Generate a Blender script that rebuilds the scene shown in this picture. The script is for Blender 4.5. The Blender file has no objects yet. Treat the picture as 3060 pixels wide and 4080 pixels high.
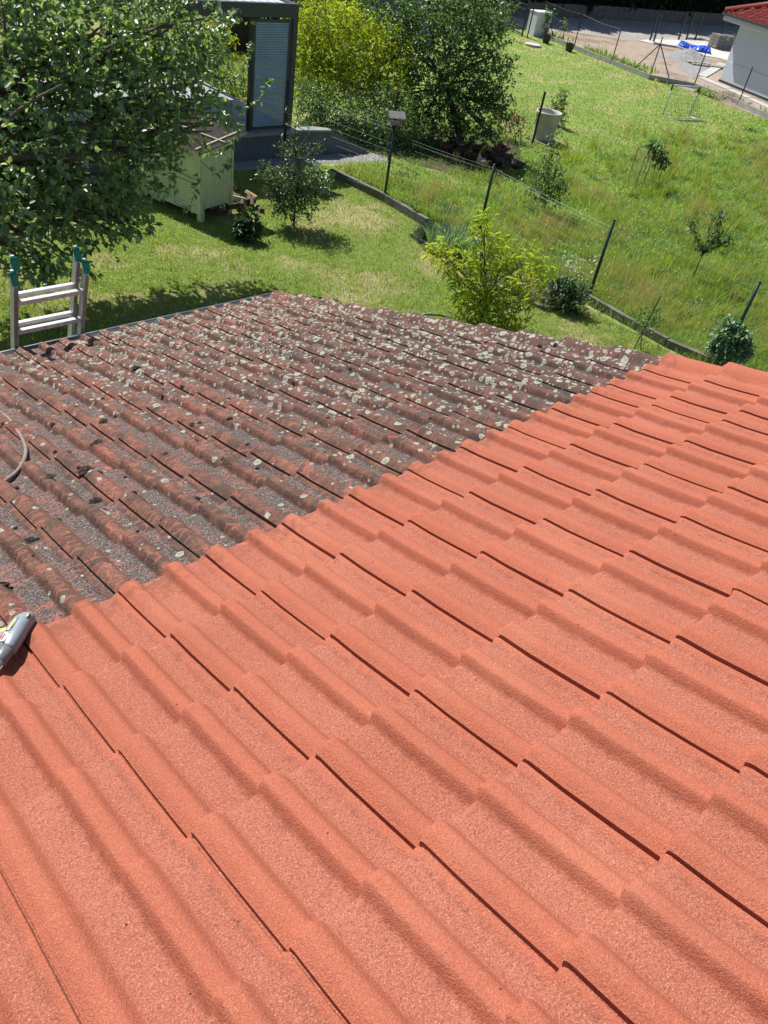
import bpy, math, random
import numpy as np
from mathutils import Vector, Matrix
from math import sin, cos, radians, pi

random.seed(11)
RNG = np.random.default_rng(11)
C = bpy.context.scene.collection
SC = bpy.context.scene

# ------------------------------------------------------------------ camera
AZ, EL, ROLL, FPX = 0.732940165, -0.6898045, 0.188495516, 3135.69
PITCH, GAUGE, TW = 0.324572951, 0.32903549, 0.30
CAM = np.array([-0.68623052, -1.61101983, 1.85199274])
CX, CY = 1530.0, 2040.0
_d = np.array([cos(EL) * cos(AZ), cos(EL) * sin(AZ), sin(EL)])
_r = np.cross(_d, [0, 0, 1.0]); _r /= np.linalg.norm(_r)
_u = np.cross(_r, _d)
_r2 = cos(ROLL) * _r + sin(ROLL) * _u
_u2 = -sin(ROLL) * _r + cos(ROLL) * _u
ROT = np.array([_r2, _u2, -_d])
cam_data = bpy.data.cameras.new('camera')
cam = bpy.data.objects.new('camera', cam_data)
C.objects.link(cam)
m4 = Matrix(((_r2[0], _u2[0], -_d[0], CAM[0]), (_r2[1], _u2[1], -_d[1], CAM[1]), (_r2[2], _u2[2], -_d[2], CAM[2]), (0, 0, 0, 1)))
cam.matrix_world = m4
cam_data.sensor_fit = 'VERTICAL'
cam_data.sensor_height = 24.0
cam_data.lens = 24.0 * FPX / 4080.0
cam_data.clip_start = 0.05
cam_data.clip_end = 1000
SC.camera = cam

# ------------------------------------------------------------------ light
SUN_AZ, SUN_EL = radians(93), radians(54)
w = bpy.data.worlds.new('World'); SC.world = w; w.use_nodes = True
nt = w.node_tree
for n in list(nt.nodes): nt.nodes.remove(n)
sky = nt.nodes.new('ShaderNodeTexSky'); sky.sky_type = 'NISHITA'; sky.sun_disc = False
sky.sun_elevation = SUN_EL; sky.sun_rotation = radians(90) - SUN_AZ
sky.air_density = 1.0; sky.dust_density = 0.7; sky.ozone_density = 1.3
bg = nt.nodes.new('ShaderNodeBackground'); bg.inputs[1].default_value = 0.070
wo = nt.nodes.new('ShaderNodeOutputWorld')
nt.links.new(sky.outputs[0], bg.inputs[0]); nt.links.new(bg.outputs[0], wo.inputs[0])
sl = bpy.data.lights.new('sun', 'SUN'); sl.energy = 5.0; sl.angle = radians(0.53); sl.color = (1.0, 0.955, 0.88)
so = bpy.data.objects.new('sun', sl); C.objects.link(so)
sd = Vector((cos(SUN_EL) * cos(SUN_AZ), cos(SUN_EL) * sin(SUN_AZ), sin(SUN_EL)))
so.rotation_euler = sd.to_track_quat('Z', 'Y').to_euler(); so.location = (0, 0, 20)
SC.view_settings.view_transform = 'Standard'; SC.view_settings.look = 'None'
SC.view_settings.gamma = 1.0; SC.view_settings.exposure = 0.46
SC.view_settings.use_curve_mapping = False
SC.render.engine = 'CYCLES'
SC.cycles.max_bounces = 6; SC.cycles.transparent_max_bounces = 6

# ------------------------------------------------------------------ survey helpers: turn a bearing in the photograph into a point of the site
GZ = -4.0
def ray(px, py):
    d = ROT.T @ np.array([(px - CX) / FPX, -(py - CY) / FPX, -1.0]); return d / np.linalg.norm(d)
def at(px, py, z=GZ):
    d = ray(px, py); k = (z - CAM[2]) / d[2]; return Vector(CAM + k * d)
def upright(px, py, base):
    """point on the upright plane through base that faces the camera"""
    n = np.array([base[0] - CAM[0], base[1] - CAM[1], 0.0]); n /= np.linalg.norm(n)
    d = ray(px, py); k = ((np.array(base) - CAM) @ n) / (d @ n); return CAM + k * d, k
def project(X):
    q = (np.atleast_2d(X) - CAM) @ ROT.T
    return np.c_[CX + FPX * q[:, 0] / -q[:, 2], CY - FPX * q[:, 1] / -q[:, 2]], -q[:, 2]

# ------------------------------------------------------------------ materials
def newmat(name):
    m = bpy.data.materials.new(name); m.use_nodes = True
    t = m.node_tree; b = t.nodes['Principled BSDF']
    return m, t, b
def node(t, typ, **kw):
    n = t.nodes.new(typ)
    for k, v in kw.items():
        if isinstance(k, str) and hasattr(n, k): setattr(n, k, v)
    return n
def val(t, sock, v):
    if hasattr(v, 'links') or isinstance(v, bpy.types.NodeSocket): t.links.new(v, sock)
    else: sock.default_value = v
def math_(t, op, a, b=None, c=None, clamp=False):
    n = t.nodes.new('ShaderNodeMath'); n.operation = op; n.use_clamp = clamp
    val(t, n.inputs[0], a)
    if b is not None: val(t, n.inputs[1], b)
    if c is not None: val(t, n.inputs[2], c)
    return n.outputs[0]
def mix(t, f, a, b):
    n = t.nodes.new('ShaderNodeMix'); n.data_type = 'RGBA'
    val(t, n.inputs[0], f)
    val(t, n.inputs[6], a if isinstance(a, bpy.types.NodeSocket) else (*a[:3], 1))
    val(t, n.inputs[7], b if isinstance(b, bpy.types.NodeSocket) else (*b[:3], 1))
    return n.outputs[2]
def noise(t, vec, scale, detail=3, rough=0.55, out=0):
    n = t.nodes.new('ShaderNodeTexNoise'); n.inputs['Scale'].default_value = scale
    n.inputs['Detail'].default_value = detail; n.inputs['Roughness'].default_value = rough
    t.links.new(vec, n.inputs['Vector']); return n.outputs[out]
def smooth(t, v, a, b):
    n = t.nodes.new('ShaderNodeMapRange'); n.interpolation_type = 'SMOOTHSTEP'
    val(t, n.inputs[0], v); val(t, n.inputs[1], a); val(t, n.inputs[2], b); n.inputs[3].default_value = 0; n.inputs[4].default_value = 1
    return n.outputs[0]
def bump(t, b, h, strength, dist):
    n = t.nodes.new('ShaderNodeBump'); n.inputs['Strength'].default_value = strength; n.inputs['Distance'].default_value = dist
    t.links.new(h, n.inputs['Height']); t.links.new(n.outputs[0], b.inputs['Normal'])
def pos(t): return t.nodes.new('ShaderNodeNewGeometry').outputs['Position']
def simple(name, c1, c2=None, scale=8.0, rough=0.7, metal=0.0, bs=0.0, bscale=60, bdist=0.003, c3=None, spec=None):
    m, t, b = newmat(name); p = pos(t)
    c2 = c2 or tuple(x * 0.75 for x in c1)
    f = smooth(t, noise(t, p, scale, 4, 0.6), 0.35, 0.65)
    col = mix(t, f, c1, c2)
    if c3: col = mix(t, smooth(t, noise(t, p, scale * 3.7, 3), 0.55, 0.7), col, c3)
    t.links.new(col, b.inputs['Base Color'])
    b.inputs['Roughness'].default_value = rough; b.inputs['Metallic'].default_value = metal
    if spec is not None: b.inputs['Specular IOR Level'].default_value = spec
    if bs: bump(t, b, noise(t, p, bscale, 3), bs, bdist)
    return m
def leafmat(name, c1, c2, rough=0.42, trans=0.35, c3=None, spec=0.5):
    m, t, b = newmat(name)
    g = t.nodes.new('ShaderNodeNewGeometry')
    r = g.outputs['Random Per Island']
    col = mix(t, r, c1, c2)
    if c3: col = mix(t, smooth(t, math_(t, 'FRACT', math_(t, 'MULTIPLY', r, 17.31)), 0.84, 0.9), col, c3)
    big = smooth(t, noise(t, g.outputs['Position'], 1.6, 2), 0.3, 0.7)
    col = mix(t, math_(t, 'MULTIPLY', big, 0.35), col, tuple(x * 0.6 for x in c1))
    t.links.new(col, b.inputs['Base Color'])
    b.inputs['Roughness'].default_value = rough; b.inputs['Specular IOR Level'].default_value = spec
    tr = t.nodes.new('ShaderNodeBsdfTranslucent')
    sc = t.nodes.new('ShaderNodeVectorMath'); sc.operation = 'MULTIPLY'; t.links.new(col, sc.inputs[0]); sc.inputs[1].default_value = (1.5, 1.55, 0.6)
    t.links.new(sc.outputs[0], tr.inputs[0])
    ms = t.nodes.new('ShaderNodeMixShader'); ms.inputs[0].default_value = trans
    t.links.new(b.outputs[0], ms.inputs[1]); t.links.new(tr.outputs[0], ms.inputs[2])
    t.links.new(ms.outputs[0], t.nodes['Material Output'].inputs[0])
    return m

def roof_coords(t):
    """position on the roof slope: x along the eave, y down the slope, z off the slope"""
    n = t.nodes.new('ShaderNodeVectorRotate'); n.rotation_type = 'X_AXIS'; n.inputs['Angle'].default_value = PITCH
    t.links.new(pos(t), n.inputs['Vector']); return n.outputs[0]

def clean_tile_mat():
    m, t, b = newmat('washed_terracotta'); p = roof_coords(t)
    at_ = t.nodes.new('ShaderNodeAttribute'); at_.attribute_name = 'flat'; fl = at_.outputs['Fac']
    oi = t.nodes.new('ShaderNodeObjectInfo').outputs['Random']
    base = mix(t, fl, (0.440, 0.130, 0.078), (0.440, 0.149, 0.101))
    base = mix(t, math_(t, 'MULTIPLY', oi, 0.45), base, (0.36, 0.103, 0.060))
    base = mix(t, math_(t, 'MULTIPLY', smooth(t, noise(t, p, 5.5, 4, 0.6), 0.42, 0.7), 0.33), base, (0.385, 0.110, 0.064))
    base = mix(t, math_(t, 'MULTIPLY', smooth(t, noise(t, p, 2.4, 3, 0.5), 0.5, 0.75), 0.5), base, (0.50, 0.18, 0.11))
    g1 = noise(t, p, 380, 2, 0.8); g2 = noise(t, p, 200, 3, 0.8)
    amt = math_(t, 'MULTIPLY_ADD', fl, 0.32, 0.40)
    base = mix(t, math_(t, 'MULTIPLY', smooth(t, g1, 0.52, 0.66), amt), base, (0.72, 0.40, 0.28))
    base = mix(t, math_(t, 'MULTIPLY', smooth(t, g2, 0.52, 0.36), math_(t, 'MULTIPLY', amt, 0.75)), base, (0.19, 0.045, 0.028))
    # grime left in the groove at the foot of each roll and rare dark specks
    gr = t.nodes.new('ShaderNodeAttribute'); gr.attribute_name = 'groove'
    gn = smooth(t, math_(t, 'MULTIPLY_ADD', noise(t, p, 34, 4, 0.7), 1.2, math_(t, 'MULTIPLY', gr.outputs['Fac'], 0.52)), 0.82, 1.32)
    base = mix(t, math_(t, 'MULTIPLY', gn, 0.40), base, (0.17, 0.05, 0.032))
    v = t.nodes.new('ShaderNodeTexVoronoi'); v.inputs['Scale'].default_value = 13; t.links.new(p, v.inputs['Vector'])
    base = mix(t, math_(t, 'LESS_THAN', v.outputs['Distance'], 0.030), base, (0.06, 0.03, 0.02))
    sepc = t.nodes.new('ShaderNodeSeparateXYZ'); t.links.new(p, sepc.inputs[0])
    near = smooth(t, sepc.outputs[1], -0.30, 0.02)
    sl_ = smooth(t, math_(t, 'MULTIPLY_ADD', near, 0.20, noise(t, p, 22, 5, 0.75)), 0.64, 0.76)
    base = mix(t, math_(t, 'MULTIPLY', math_(t, 'MULTIPLY', sl_, near), 0.55), base, (0.20, 0.085, 0.06))
    stain = smooth(t, noise(t, p, 1.1, 5, 0.65), 0.56, 0.72)
    base = mix(t, math_(t, 'MULTIPLY', stain, 0.28), base, (0.33, 0.115, 0.085))
    t.links.new(base, b.inputs['Base Color']); b.inputs['Roughness'].default_value = 0.85; b.inputs['Specular IOR Level'].default_value = 0.15
    h = math_(t, 'MULTIPLY_ADD', g1, 0.5, g2)
    h = math_(t, 'MULTIPLY', h, math_(t, 'MULTIPLY_ADD', fl, 0.3, 0.7))
    bump(t, b, h, 1.0, 0.0050)
    return m

def dirty_tile_mat():
    m, t, b = newmat('lichen_covered_terracotta'); p = roof_coords(t)
    at_ = t.nodes.new('ShaderNodeAttribute'); at_.attribute_name = 'flat'; fl = at_.outputs['Fac']
    oi = t.nodes.new('ShaderNodeObjectInfo').outputs['Random']
    sep = t.nodes.new('ShaderNodeSeparateXYZ'); t.links.new(p, sep.inputs[0]); X, Y = sep.outputs[0], sep.outputs[1]
    roll = mix(t, smooth(t, noise(t, p, 9, 5, 0.65), 0.36, 0.66), (0.085, 0.056, 0.044), (0.205, 0.098, 0.070))
    roll = mix(t, math_(t, 'MULTIPLY', smooth(t, noise(t, p, 4.2, 4, 0.6), 0.55, 0.70), 0.45), roll, (0.27, 0.105, 0.075))
    n1 = noise(t, p, 190, 2, 0.75); n2 = noise(t, p, 90, 3, 0.75)
    flat = mix(t, smooth(t, n1, 0.42, 0.58), (0.040, 0.033, 0.031), (0.175, 0.155, 0.145))
    flat = mix(t, smooth(t, n1, 0.60, 0.72), flat, (0.50, 0.42, 0.40))
    wob = noise(t, p, 26, 3, 0.6)
    ff = smooth(t, math_(t, 'ADD', fl, math_(t, 'MULTIPLY_ADD', wob, 0.7, -0.35)), 0.35, 0.65)
    # the farther tiles are browner in the pans too
    base = mix(t, math_(t, 'MULTIPLY', ff, 0.92), roll, flat)
    base = mix(t, math_(t, 'MULTIPLY', smooth(t, noise(t, p, 3.0, 3, 0.6), 0.5, 0.68), 0.25), base, (0.27, 0.085, 0.06))
    # streaks scrubbed by the jet: distorted cell edges, mostly across the slope
    mp = t.nodes.new('ShaderNodeMapping'); mp.inputs['Scale'].default_value = (7.5, 24, 1); t.links.new(p, mp.inputs['Vector'])
    nv = t.nodes.new('ShaderNodeTexNoise'); nv.inputs['Scale'].default_value = 5; nv.inputs['Detail'].default_value = 3; t.links.new(p, nv.inputs['Vector'])
    ad = t.nodes.new('ShaderNodeVectorMath'); ad.operation = 'MULTIPLY_ADD'; t.links.new(nv.outputs['Color'], ad.inputs[0]); ad.inputs[1].default_value = (2.6, 2.6, 0); t.links.new(mp.outputs[0], ad.inputs[2])
    ve = t.nodes.new('ShaderNodeTexVoronoi'); ve.feature = 'DISTANCE_TO_EDGE'; ve.inputs['Scale'].default_value = 1.0; ve.voronoi_dimensions = '2D'
    t.links.new(ad.outputs[0], ve.inputs['Vector'])
    line = smooth(t, math_(t, 'MULTIPLY_ADD', noise(t, p, 70, 2), 0.10, ve.outputs['Distance']), 0.155, 0.06)
    mask = smooth(t, noise(t, p, 6.5, 3, 0.6), 0.40, 0.56)
    base = mix(t, math_(t, 'MULTIPLY', math_(t, 'MULTIPLY', line, mask), 0.75), base, (0.37, 0.125, 0.09))
    base = mix(t, math_(t, 'MULTIPLY', smooth(t, n2, 0.50, 0.36), 0.6), base, (0.05, 0.03, 0.028))
    base = mix(t, math_(t, 'MULTIPLY', smooth(t, n1, 0.58, 0.68), 0.35), base, (0.40, 0.25, 0.21))
    grv = t.nodes.new('ShaderNodeAttribute'); grv.attribute_name = 'groove'
    base = mix(t, math_(t, 'MULTIPLY', smooth(t, math_(t, 'MULTIPLY_ADD', noise(t, p, 30, 3), 0.8, math_(t, 'MULTIPLY', grv.outputs['Fac'], 0.5)), 0.6, 0.95), 0.7), base, (0.06, 0.03, 0.025))
    dk = math_(t, 'MULTIPLY', smooth(t, math_(t, 'MULTIPLY_ADD', noise(t, p, 2.2, 3), 0.9, X), 1.3, 3.0), smooth(t, Y, 3.6, 1.2))
    base = mix(t, math_(t, 'MULTIPLY', dk, 0.45), base, mix(t, n1, (0.030, 0.026, 0.024), (0.095, 0.080, 0.075)))
    # lichen rosettes
    dens = math_(t, 'ADD', math_(t, 'MULTIPLY', X, 0.44), math_(t, 'MULTIPLY', Y, 0.15))
    dens = math_(t, 'MULTIPLY_ADD', smooth(t, noise(t, p, 1.4, 2), 0.3, 0.7), 0.35, math_(t, 'ADD', dens, -0.62))
    dens = math_(t, 'MINIMUM', math_(t, 'MAXIMUM', dens, 0.05), 0.80)
    lich = None
    for sc, rmax, off in ((21, 0.40, 0.0), (33, 0.42, 3.3), (52, 0.40, 7.1)):
        wv = t.nodes.new('ShaderNodeTexNoise'); wv.inputs['Scale'].default_value = sc * 1.6; wv.inputs['Detail'].default_value = 3; t.links.new(p, wv.inputs['Vector'])
        a2 = t.nodes.new('ShaderNodeVectorMath'); a2.operation = 'MULTIPLY_ADD'; t.links.new(wv.outputs['Color'], a2.inputs[0]); k = 0.42 / sc
        a2.inputs[1].default_value = (k, k, k); t.links.new(p, a2.inputs[2])
        a3 = t.nodes.new('ShaderNodeVectorMath'); a3.operation = 'ADD'; t.links.new(a2.outputs[0], a3.inputs[0]); a3.inputs[1].default_value = (off, off * 0.7, 0)
        vo = t.nodes.new('ShaderNodeTexVoronoi'); vo.inputs['Scale'].default_value = sc * .86; t.links.new(a3.outputs[0], vo.inputs['Vector'])
        cs = t.nodes.new('ShaderNodeSeparateColor'); t.links.new(vo.outputs['Color'], cs.inputs[0])
        on = math_(t, 'LESS_THAN', cs.outputs[0], math_(t, 'MULTIPLY', dens, 0.56))
        rad = math_(t, 'MULTIPLY_ADD', cs.outputs[1], rmax * 0.62, rmax * 0.52)
        inside = smooth(t, math_(t, 'SUBTRACT', rad, vo.outputs['Distance']), -0.015, 0.03)
        mk = math_(t, 'MULTIPLY', on, inside)
        ring = math_(t, 'DIVIDE', vo.outputs['Distance'], rad)
        c = mix(t, smooth(t, ring, 0.3, 0.95), mix(t, cs.outputs[2], (0.19, 0.20, 0.14), (0.31, 0.32, 0.25)), (0.42, 0.43, 0.36))
        c = mix(t, math_(t, 'MULTIPLY', smooth(t, n1, 0.5, 0.38), 0.4), c, (0.25, 0.25, 0.2))
        base = mix(t, math_(t, 'MULTIPLY', mk, 0.86), base, c)
        lich = mk if lich is None else math_(t, 'MAXIMUM', lich, mk)
    bleed = smooth(t, math_(t, 'MULTIPLY_ADD', smooth(t, Y, 0.13, 0.0), 0.22, noise(t, p, 9, 5, 0.7)), 0.66, 0.80)
    base = mix(t, math_(t, 'MULTIPLY', bleed, 0.55), base, (0.36, 0.12, 0.08))
    t.links.new(base, b.inputs['Base Color']); b.inputs['Roughness'].default_value = 0.9; b.inputs['Specular IOR Level'].default_value = 0.2
    h = math_(t, 'ADD', math_(t, 'MULTIPLY_ADD', n1, 0.4, n2), math_(t, 'MULTIPLY', lich, 0.3))
    bump(t, b, h, 0.95, 0.0055)
    return m

M = {}
M['clean'] = clean_tile_mat()
M['dirty'] = dirty_tile_mat()
M['moss'] = simple('dry_moss', (0.018, 0.014, 0.010), (0.06, 0.045, 0.03), 90, 1.0, bs=1, bscale=200, bdist=0.006)
M['zinc'] = simple('coated_gutter_metal', (0.25, 0.26, 0.28), (0.34, 0.35, 0.37), 12, 0.45, 0.5)
M['alu'] = simple('brushed_aluminium', (0.44, 0.47, 0.49), (0.36, 0.385, 0.40), 25, 0.40, 0.25, bs=0.2, bscale=120)
M['rung'] = simple('sunlit_aluminium', (0.66, 0.67, 0.67), (0.56, 0.56, 0.56), 25, 0.35, 0.4)  # lighter than the rails: sun reflection on the rung tops painted into the colour
M['alu_brown'] = simple('brownish_aluminium', (0.30, 0.27, 0.255), (0.22, 0.19, 0.18), 18, 0.5, 0.3)  # darker brownish tone for the narrow rail edges towards the house
M['green_plastic'] = simple('green_plastic', (0.0, 0.30, 0.19), (0.0, 0.24, 0.15), 30, 0.4)
M['dark_plastic'] = simple('black_plastic', (0.02, 0.02, 0.022), (0.03, 0.03, 0.03), 30, 0.45)
M['grey_plastic'] = simple('blue_grey_plastic', (0.26, 0.30, 0.35), (0.225, 0.265, 0.31), 30, 0.38, bs=0.1, bscale=400)
M['mid_plastic'] = simple('grey_tube_plastic', (0.16, 0.17, 0.18), (0.13, 0.14, 0.15), 30, 0.35)
M['yellow_plastic'] = simple('pale_yellow_plastic', (0.78, 0.62, 0.20), (0.72, 0.56, 0.16), 30, 0.5)
M['white_label'] = simple('white_sticker', (0.78, 0.77, 0.75), (0.7, 0.7, 0.68), 30, 0.5)
M['red_label'] = simple('red_print', (0.60, 0.06, 0.05), (0.5, 0.05, 0.04), 30, 0.5)
M['hose'] = simple('dusty_rubber', (0.19, 0.150, 0.130), (0.24, 0.19, 0.165), 20, 0.7)
M['green_hose'] = simple('dark_green_rubber', (0.02, 0.05, 0.045), (0.03, 0.07, 0.06), 20, 0.4)
M['post'] = simple('green_coated_steel', (0.006, 0.024, 0.023), (0.010, 0.034, 0.032), 10, 0.4)
M['black_post'] = simple('black_coated_steel', (0.008, 0.01, 0.011), (0.015, 0.017, 0.018), 10, 0.45)
M['rust_post'] = simple('dull_steel', (0.045, 0.035, 0.035), (0.07, 0.05, 0.045), 10, 0.6)
M['wire'] = simple('galvanised_wire', (0.14, 0.17, 0.16), (0.09, 0.12, 0.11), 10, 0.45, 0.3)
M['mesh_wire'] = simple('green_wire', (0.03, 0.06, 0.05), (0.05, 0.09, 0.07), 10, 0.5)
M['concrete'] = simple('old_concrete', (0.17, 0.16, 0.14), (0.10, 0.095, 0.08), 5, 0.9, bs=0.5, bscale=60, bdist=0.004, c3=(0.12, 0.12, 0.09))
M['new_concrete'] = simple('new_concrete', (0.50, 0.49, 0.46), (0.40, 0.39, 0.37), 4, 0.9, bs=0.3, bscale=60)
M['far_kerb'] = simple('pale_kerb_board', (0.36, 0.36, 0.34), (0.27, 0.27, 0.25), 4, 0.9)
M['plinth'] = simple('grey_plinth_render', (0.135, 0.145, 0.165), (0.115, 0.125, 0.14), 3, 0.85)
M['slab'] = simple('pale_terrace_slab', (0.30, 0.31, 0.33), (0.25, 0.26, 0.28), 3, 0.7)
M['anthracite'] = simple('anthracite_aluminium', (0.045, 0.052, 0.060), (0.038, 0.044, 0.05), 3, 0.45)
M['blind'] = simple('silver_blue_slat', (0.27, 0.37, 0.52), (0.24, 0.34, 0.48), 3, 0.4)
M['louvre'] = simple('white_louvre', (0.74, 0.78, 0.80), (0.66, 0.71, 0.74), 3, 0.35)
M['cream'] = simple('cream_green_paint', (0.62, 0.66, 0.40), (0.54, 0.59, 0.35), 4, 0.7, bs=0.15, bscale=30, c3=(0.50, 0.55, 0.34))
M['bitumen'] = simple('weathered_corrugated_sheet', (0.16, 0.13, 0.11), (0.25, 0.21, 0.18), 8, 0.9)
M['lath'] = simple('grey_lath', (0.42, 0.38, 0.32), (0.3, 0.27, 0.22), 20, 0.9)
M['darkwood'] = simple('dark_firewood', (0.065, 0.045, 0.035), (0.13, 0.095, 0.07), 14, 0.95, bs=0.6, bscale=60)
M['cutwood'] = simple('cut_firewood', (0.40, 0.27, 0.17), (0.28, 0.19, 0.12), 25, 0.9)
M['greywood'] = simple('weathered_wood', (0.28, 0.27, 0.26), (0.19, 0.18, 0.175), 30, 0.9, bs=0.4, bscale=80)
M['bark'] = simple('bark', (0.085, 0.062, 0.045), (0.15, 0.115, 0.085), 25, 0.95, bs=0.8, bscale=50, bdist=0.01)
M['bark_dark'] = simple('dark_bark', (0.035, 0.027, 0.022), (0.06, 0.045, 0.035), 25, 0.95)
M['white_wall'] = simple('white_render', (0.50, 0.55, 0.62), (0.48, 0.53, 0.60), 2, 0.85)
M['dark_base'] = simple('dark_membrane', (0.03, 0.032, 0.036), (0.045, 0.047, 0.05), 6, 0.8)
M['red_tile'] = simple('dark_red_tile', (0.27, 0.05, 0.042), (0.22, 0.04, 0.034), 8, 0.35)
M['blue_sheet'] = simple('blue_plastic_sheet', (0.02, 0.09, 0.62), (0.015, 0.07, 0.5), 8, 0.4)
M['blue_tub'] = simple('blue_tub_plastic', (0.02, 0.10, 0.36), (0.015, 0.08, 0.3), 8, 0.4)
M['gravel'] = simple('grey_gravel', (0.36, 0.36, 0.36), (0.24, 0.24, 0.25), 25, 0.95, bs=1, bscale=50, bdist=0.02, c3=(0.5, 0.5, 0.5))
M['pebble'] = simple('white_pebble', (0.36, 0.36, 0.36), (0.20, 0.20, 0.20), 30, 0.8)
M['block'] = simple('concrete_block', (0.22, 0.215, 0.20), (0.16, 0.155, 0.145), 9, 0.95)
M['pallet'] = simple('pallet_wood', (0.40, 0.27, 0.19), (0.3, 0.2, 0.14), 15, 0.9)
M['shed'] = simple('grey_green_boards', (0.13, 0.165, 0.17), (0.10, 0.13, 0.135), 6, 0.8)
M['brown_feather'] = simple('brown_feathers', (0.16, 0.065, 0.035), (0.085, 0.035, 0.02), 30, 0.85, bs=0.6, bscale=120)
M['pale_feather'] = simple('pale_feathers', (0.62, 0.52, 0.40), (0.30, 0.14, 0.08), 16, 0.85, bs=0.6, bscale=120)
M['black_feather'] = simple('black_feathers', (0.018, 0.014, 0.013), (0.05, 0.03, 0.02), 30, 0.7, bs=0.6, bscale=120)
M['comb'] = simple('red_comb', (0.45, 0.02, 0.015), (0.35, 0.02, 0.015), 30, 0.6)
M['beak'] = simple('horn_beak', (0.45, 0.30, 0.10), (0.4, 0.25, 0.1), 30, 0.5)
M['terracotta_pot'] = M['dark_plastic']
M['white_box'] = simple('white_cabinet', (0.72, 0.74, 0.76), (0.62, 0.65, 0.68), 3, 0.6)
M['goal'] = simple('white_goal_tube', (0.62, 0.68, 0.70), (0.52, 0.58, 0.60), 5, 0.35)
M['yellow_tag'] = simple('cream_plastic_tag', (0.75, 0.70, 0.42), (0.7, 0.65, 0.4), 8, 0.6)

L = {}
L['apple'] = leafmat('apple_leaf', (0.080, 0.160, 0.060), (0.25, 0.35, 0.18), 0.40, 0.42, c3=(0.40, 0.48, 0.30), spec=0.9)
L['apple_young'] = leafmat('young_apple_leaf', (0.11, 0.19, 0.05), (0.16, 0.25, 0.07), 0.4, 0.35)
L['peach'] = leafmat('peach_leaf', (0.26, 0.34, 0.030), (0.46, 0.54, 0.065), 0.42, 0.42)
L['golden'] = leafmat('golden_leaf', (0.24, 0.34, 0.032), (0.46, 0.53, 0.065), 0.45, 0.42, c3=(0.30, 0.22, 0.03))
L['dark'] = leafmat('dark_tree_leaf', (0.062, 0.13, 0.045), (0.15, 0.24, 0.09), 0.40, 0.38, spec=0.6)
L['mid'] = leafmat('shrub_leaf', (0.085, 0.175, 0.055), (0.18, 0.29, 0.10), 0.4, 0.3)
L['small_tree'] = leafmat('small_tree_leaf', (0.055, 0.125, 0.045), (0.125, 0.21, 0.09), 0.34, 0.25, c3=(0.16, 0.06, 0.035), spec=0.65)
L['conifer'] = leafmat('conifer_needle', (0.018, 0.075, 0.018), (0.045, 0.13, 0.035), 0.5, 0.2)
L['iris'] = leafmat('iris_blade', (0.20, 0.33, 0.20), (0.32, 0.45, 0.31), 0.4, 0.3)
L['bush'] = leafmat('kerb_bush_leaf', (0.022, 0.065, 0.022), (0.055, 0.12, 0.04), 0.38, 0.2)
L['greyleaf'] = leafmat('grey_green_leaf', (0.14, 0.25, 0.14), (0.25, 0.37, 0.23), 0.45, 0.25)
L['hedge'] = leafmat('hedge_leaf', (0.010, 0.030, 0.012), (0.030, 0.062, 0.022), 0.5, 0.15)
L['red'] = leafmat('reddish_leaf', (0.16, 0.05, 0.03), (0.10, 0.09, 0.03), 0.45, 0.3)
L['pale'] = leafmat('big_pale_leaf', (0.16, 0.29, 0.11), (0.22, 0.34, 0.16), 0.4, 0.35)
L['lawn'] = leafmat('lawn_blade', (0.195, 0.285, 0.062), (0.29, 0.37, 0.108), 0.55, 0.5, c3=(0.52, 0.46, 0.21), spec=0.3)
L['meadow'] = leafmat('meadow_blade', (0.200, 0.325, 0.085), (0.29, 0.41, 0.150), 0.5, 0.5, c3=(0.44, 0.45, 0.18), spec=0.35)
L['straw'] = leafmat('straw_stalk', (0.40, 0.38, 0.15), (0.50, 0.43, 0.24), 0.6, 0.35, c3=(0.50, 0.35, 0.27), spec=0.3)
L['clump'] = leafmat('fresh_grass', (0.24, 0.34, 0.06), (0.40, 0.47, 0.12), 0.5, 0.4, c3=(0.36, 0.34, 0.12), spec=0.3)
L['weed'] = leafmat('meadow_weed', (0.10, 0.20, 0.08), (0.17, 0.29, 0.12), 0.5, 0.3, spec=0.4)
L['flower'] = leafmat('white_flower', (0.75, 0.75, 0.68), (0.6, 0.6, 0.55), 0.6, 0.2)
L['yellow_flower'] = leafmat('yellow_flower', (0.55, 0.42, 0.03), (0.45, 0.40, 0.05), 0.6, 0.3)

def ground_mat(name, cols, scales=(0.8, 4.0, 30.0)):
    m, t, b = newmat(name); p = pos(t)
    c = mix(t, smooth(t, noise(t, p, scales[1], 5, 0.65), 0.38, 0.62), cols[0], cols[1])
    c = mix(t, smooth(t, math_(t, 'MULTIPLY_ADD', noise(t, p, scales[2], 3, 0.6), 0.3, noise(t, p, scales[0], 4, 0.6)), 0.62, 0.78), c, cols[2])
    c = mix(t, math_(t, 'MULTIPLY', smooth(t, noise(t, p, scales[2] * 2.2, 3, 0.7), 0.45, 0.3), 0.6), c, tuple(x * 0.45 for x in cols[0]))
    t.links.new(c, b.inputs['Base Color']); b.inputs['Roughness'].default_value = 0.95; b.inputs['Specular IOR Level'].default_value = 0.15
    bump(t, b, noise(t, p, scales[2] * 1.5, 4, 0.7), 0.9, 0.03)
    return m
M['lawn'] = ground_mat('lawn_ground', ((0.145, 0.21, 0.045), (0.20, 0.26, 0.07), (0.36, 0.32, 0.16)))
M['meadow'] = ground_mat('meadow_ground', ((0.19, 0.28, 0.065), (0.25, 0.33, 0.095), (0.36, 0.34, 0.15)))
M['dirt'] = ground_mat('building_site_ground', ((0.40, 0.32, 0.255), (0.33, 0.265, 0.215), (0.25, 0.195, 0.155)), (0.6, 2.5, 18))
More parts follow.
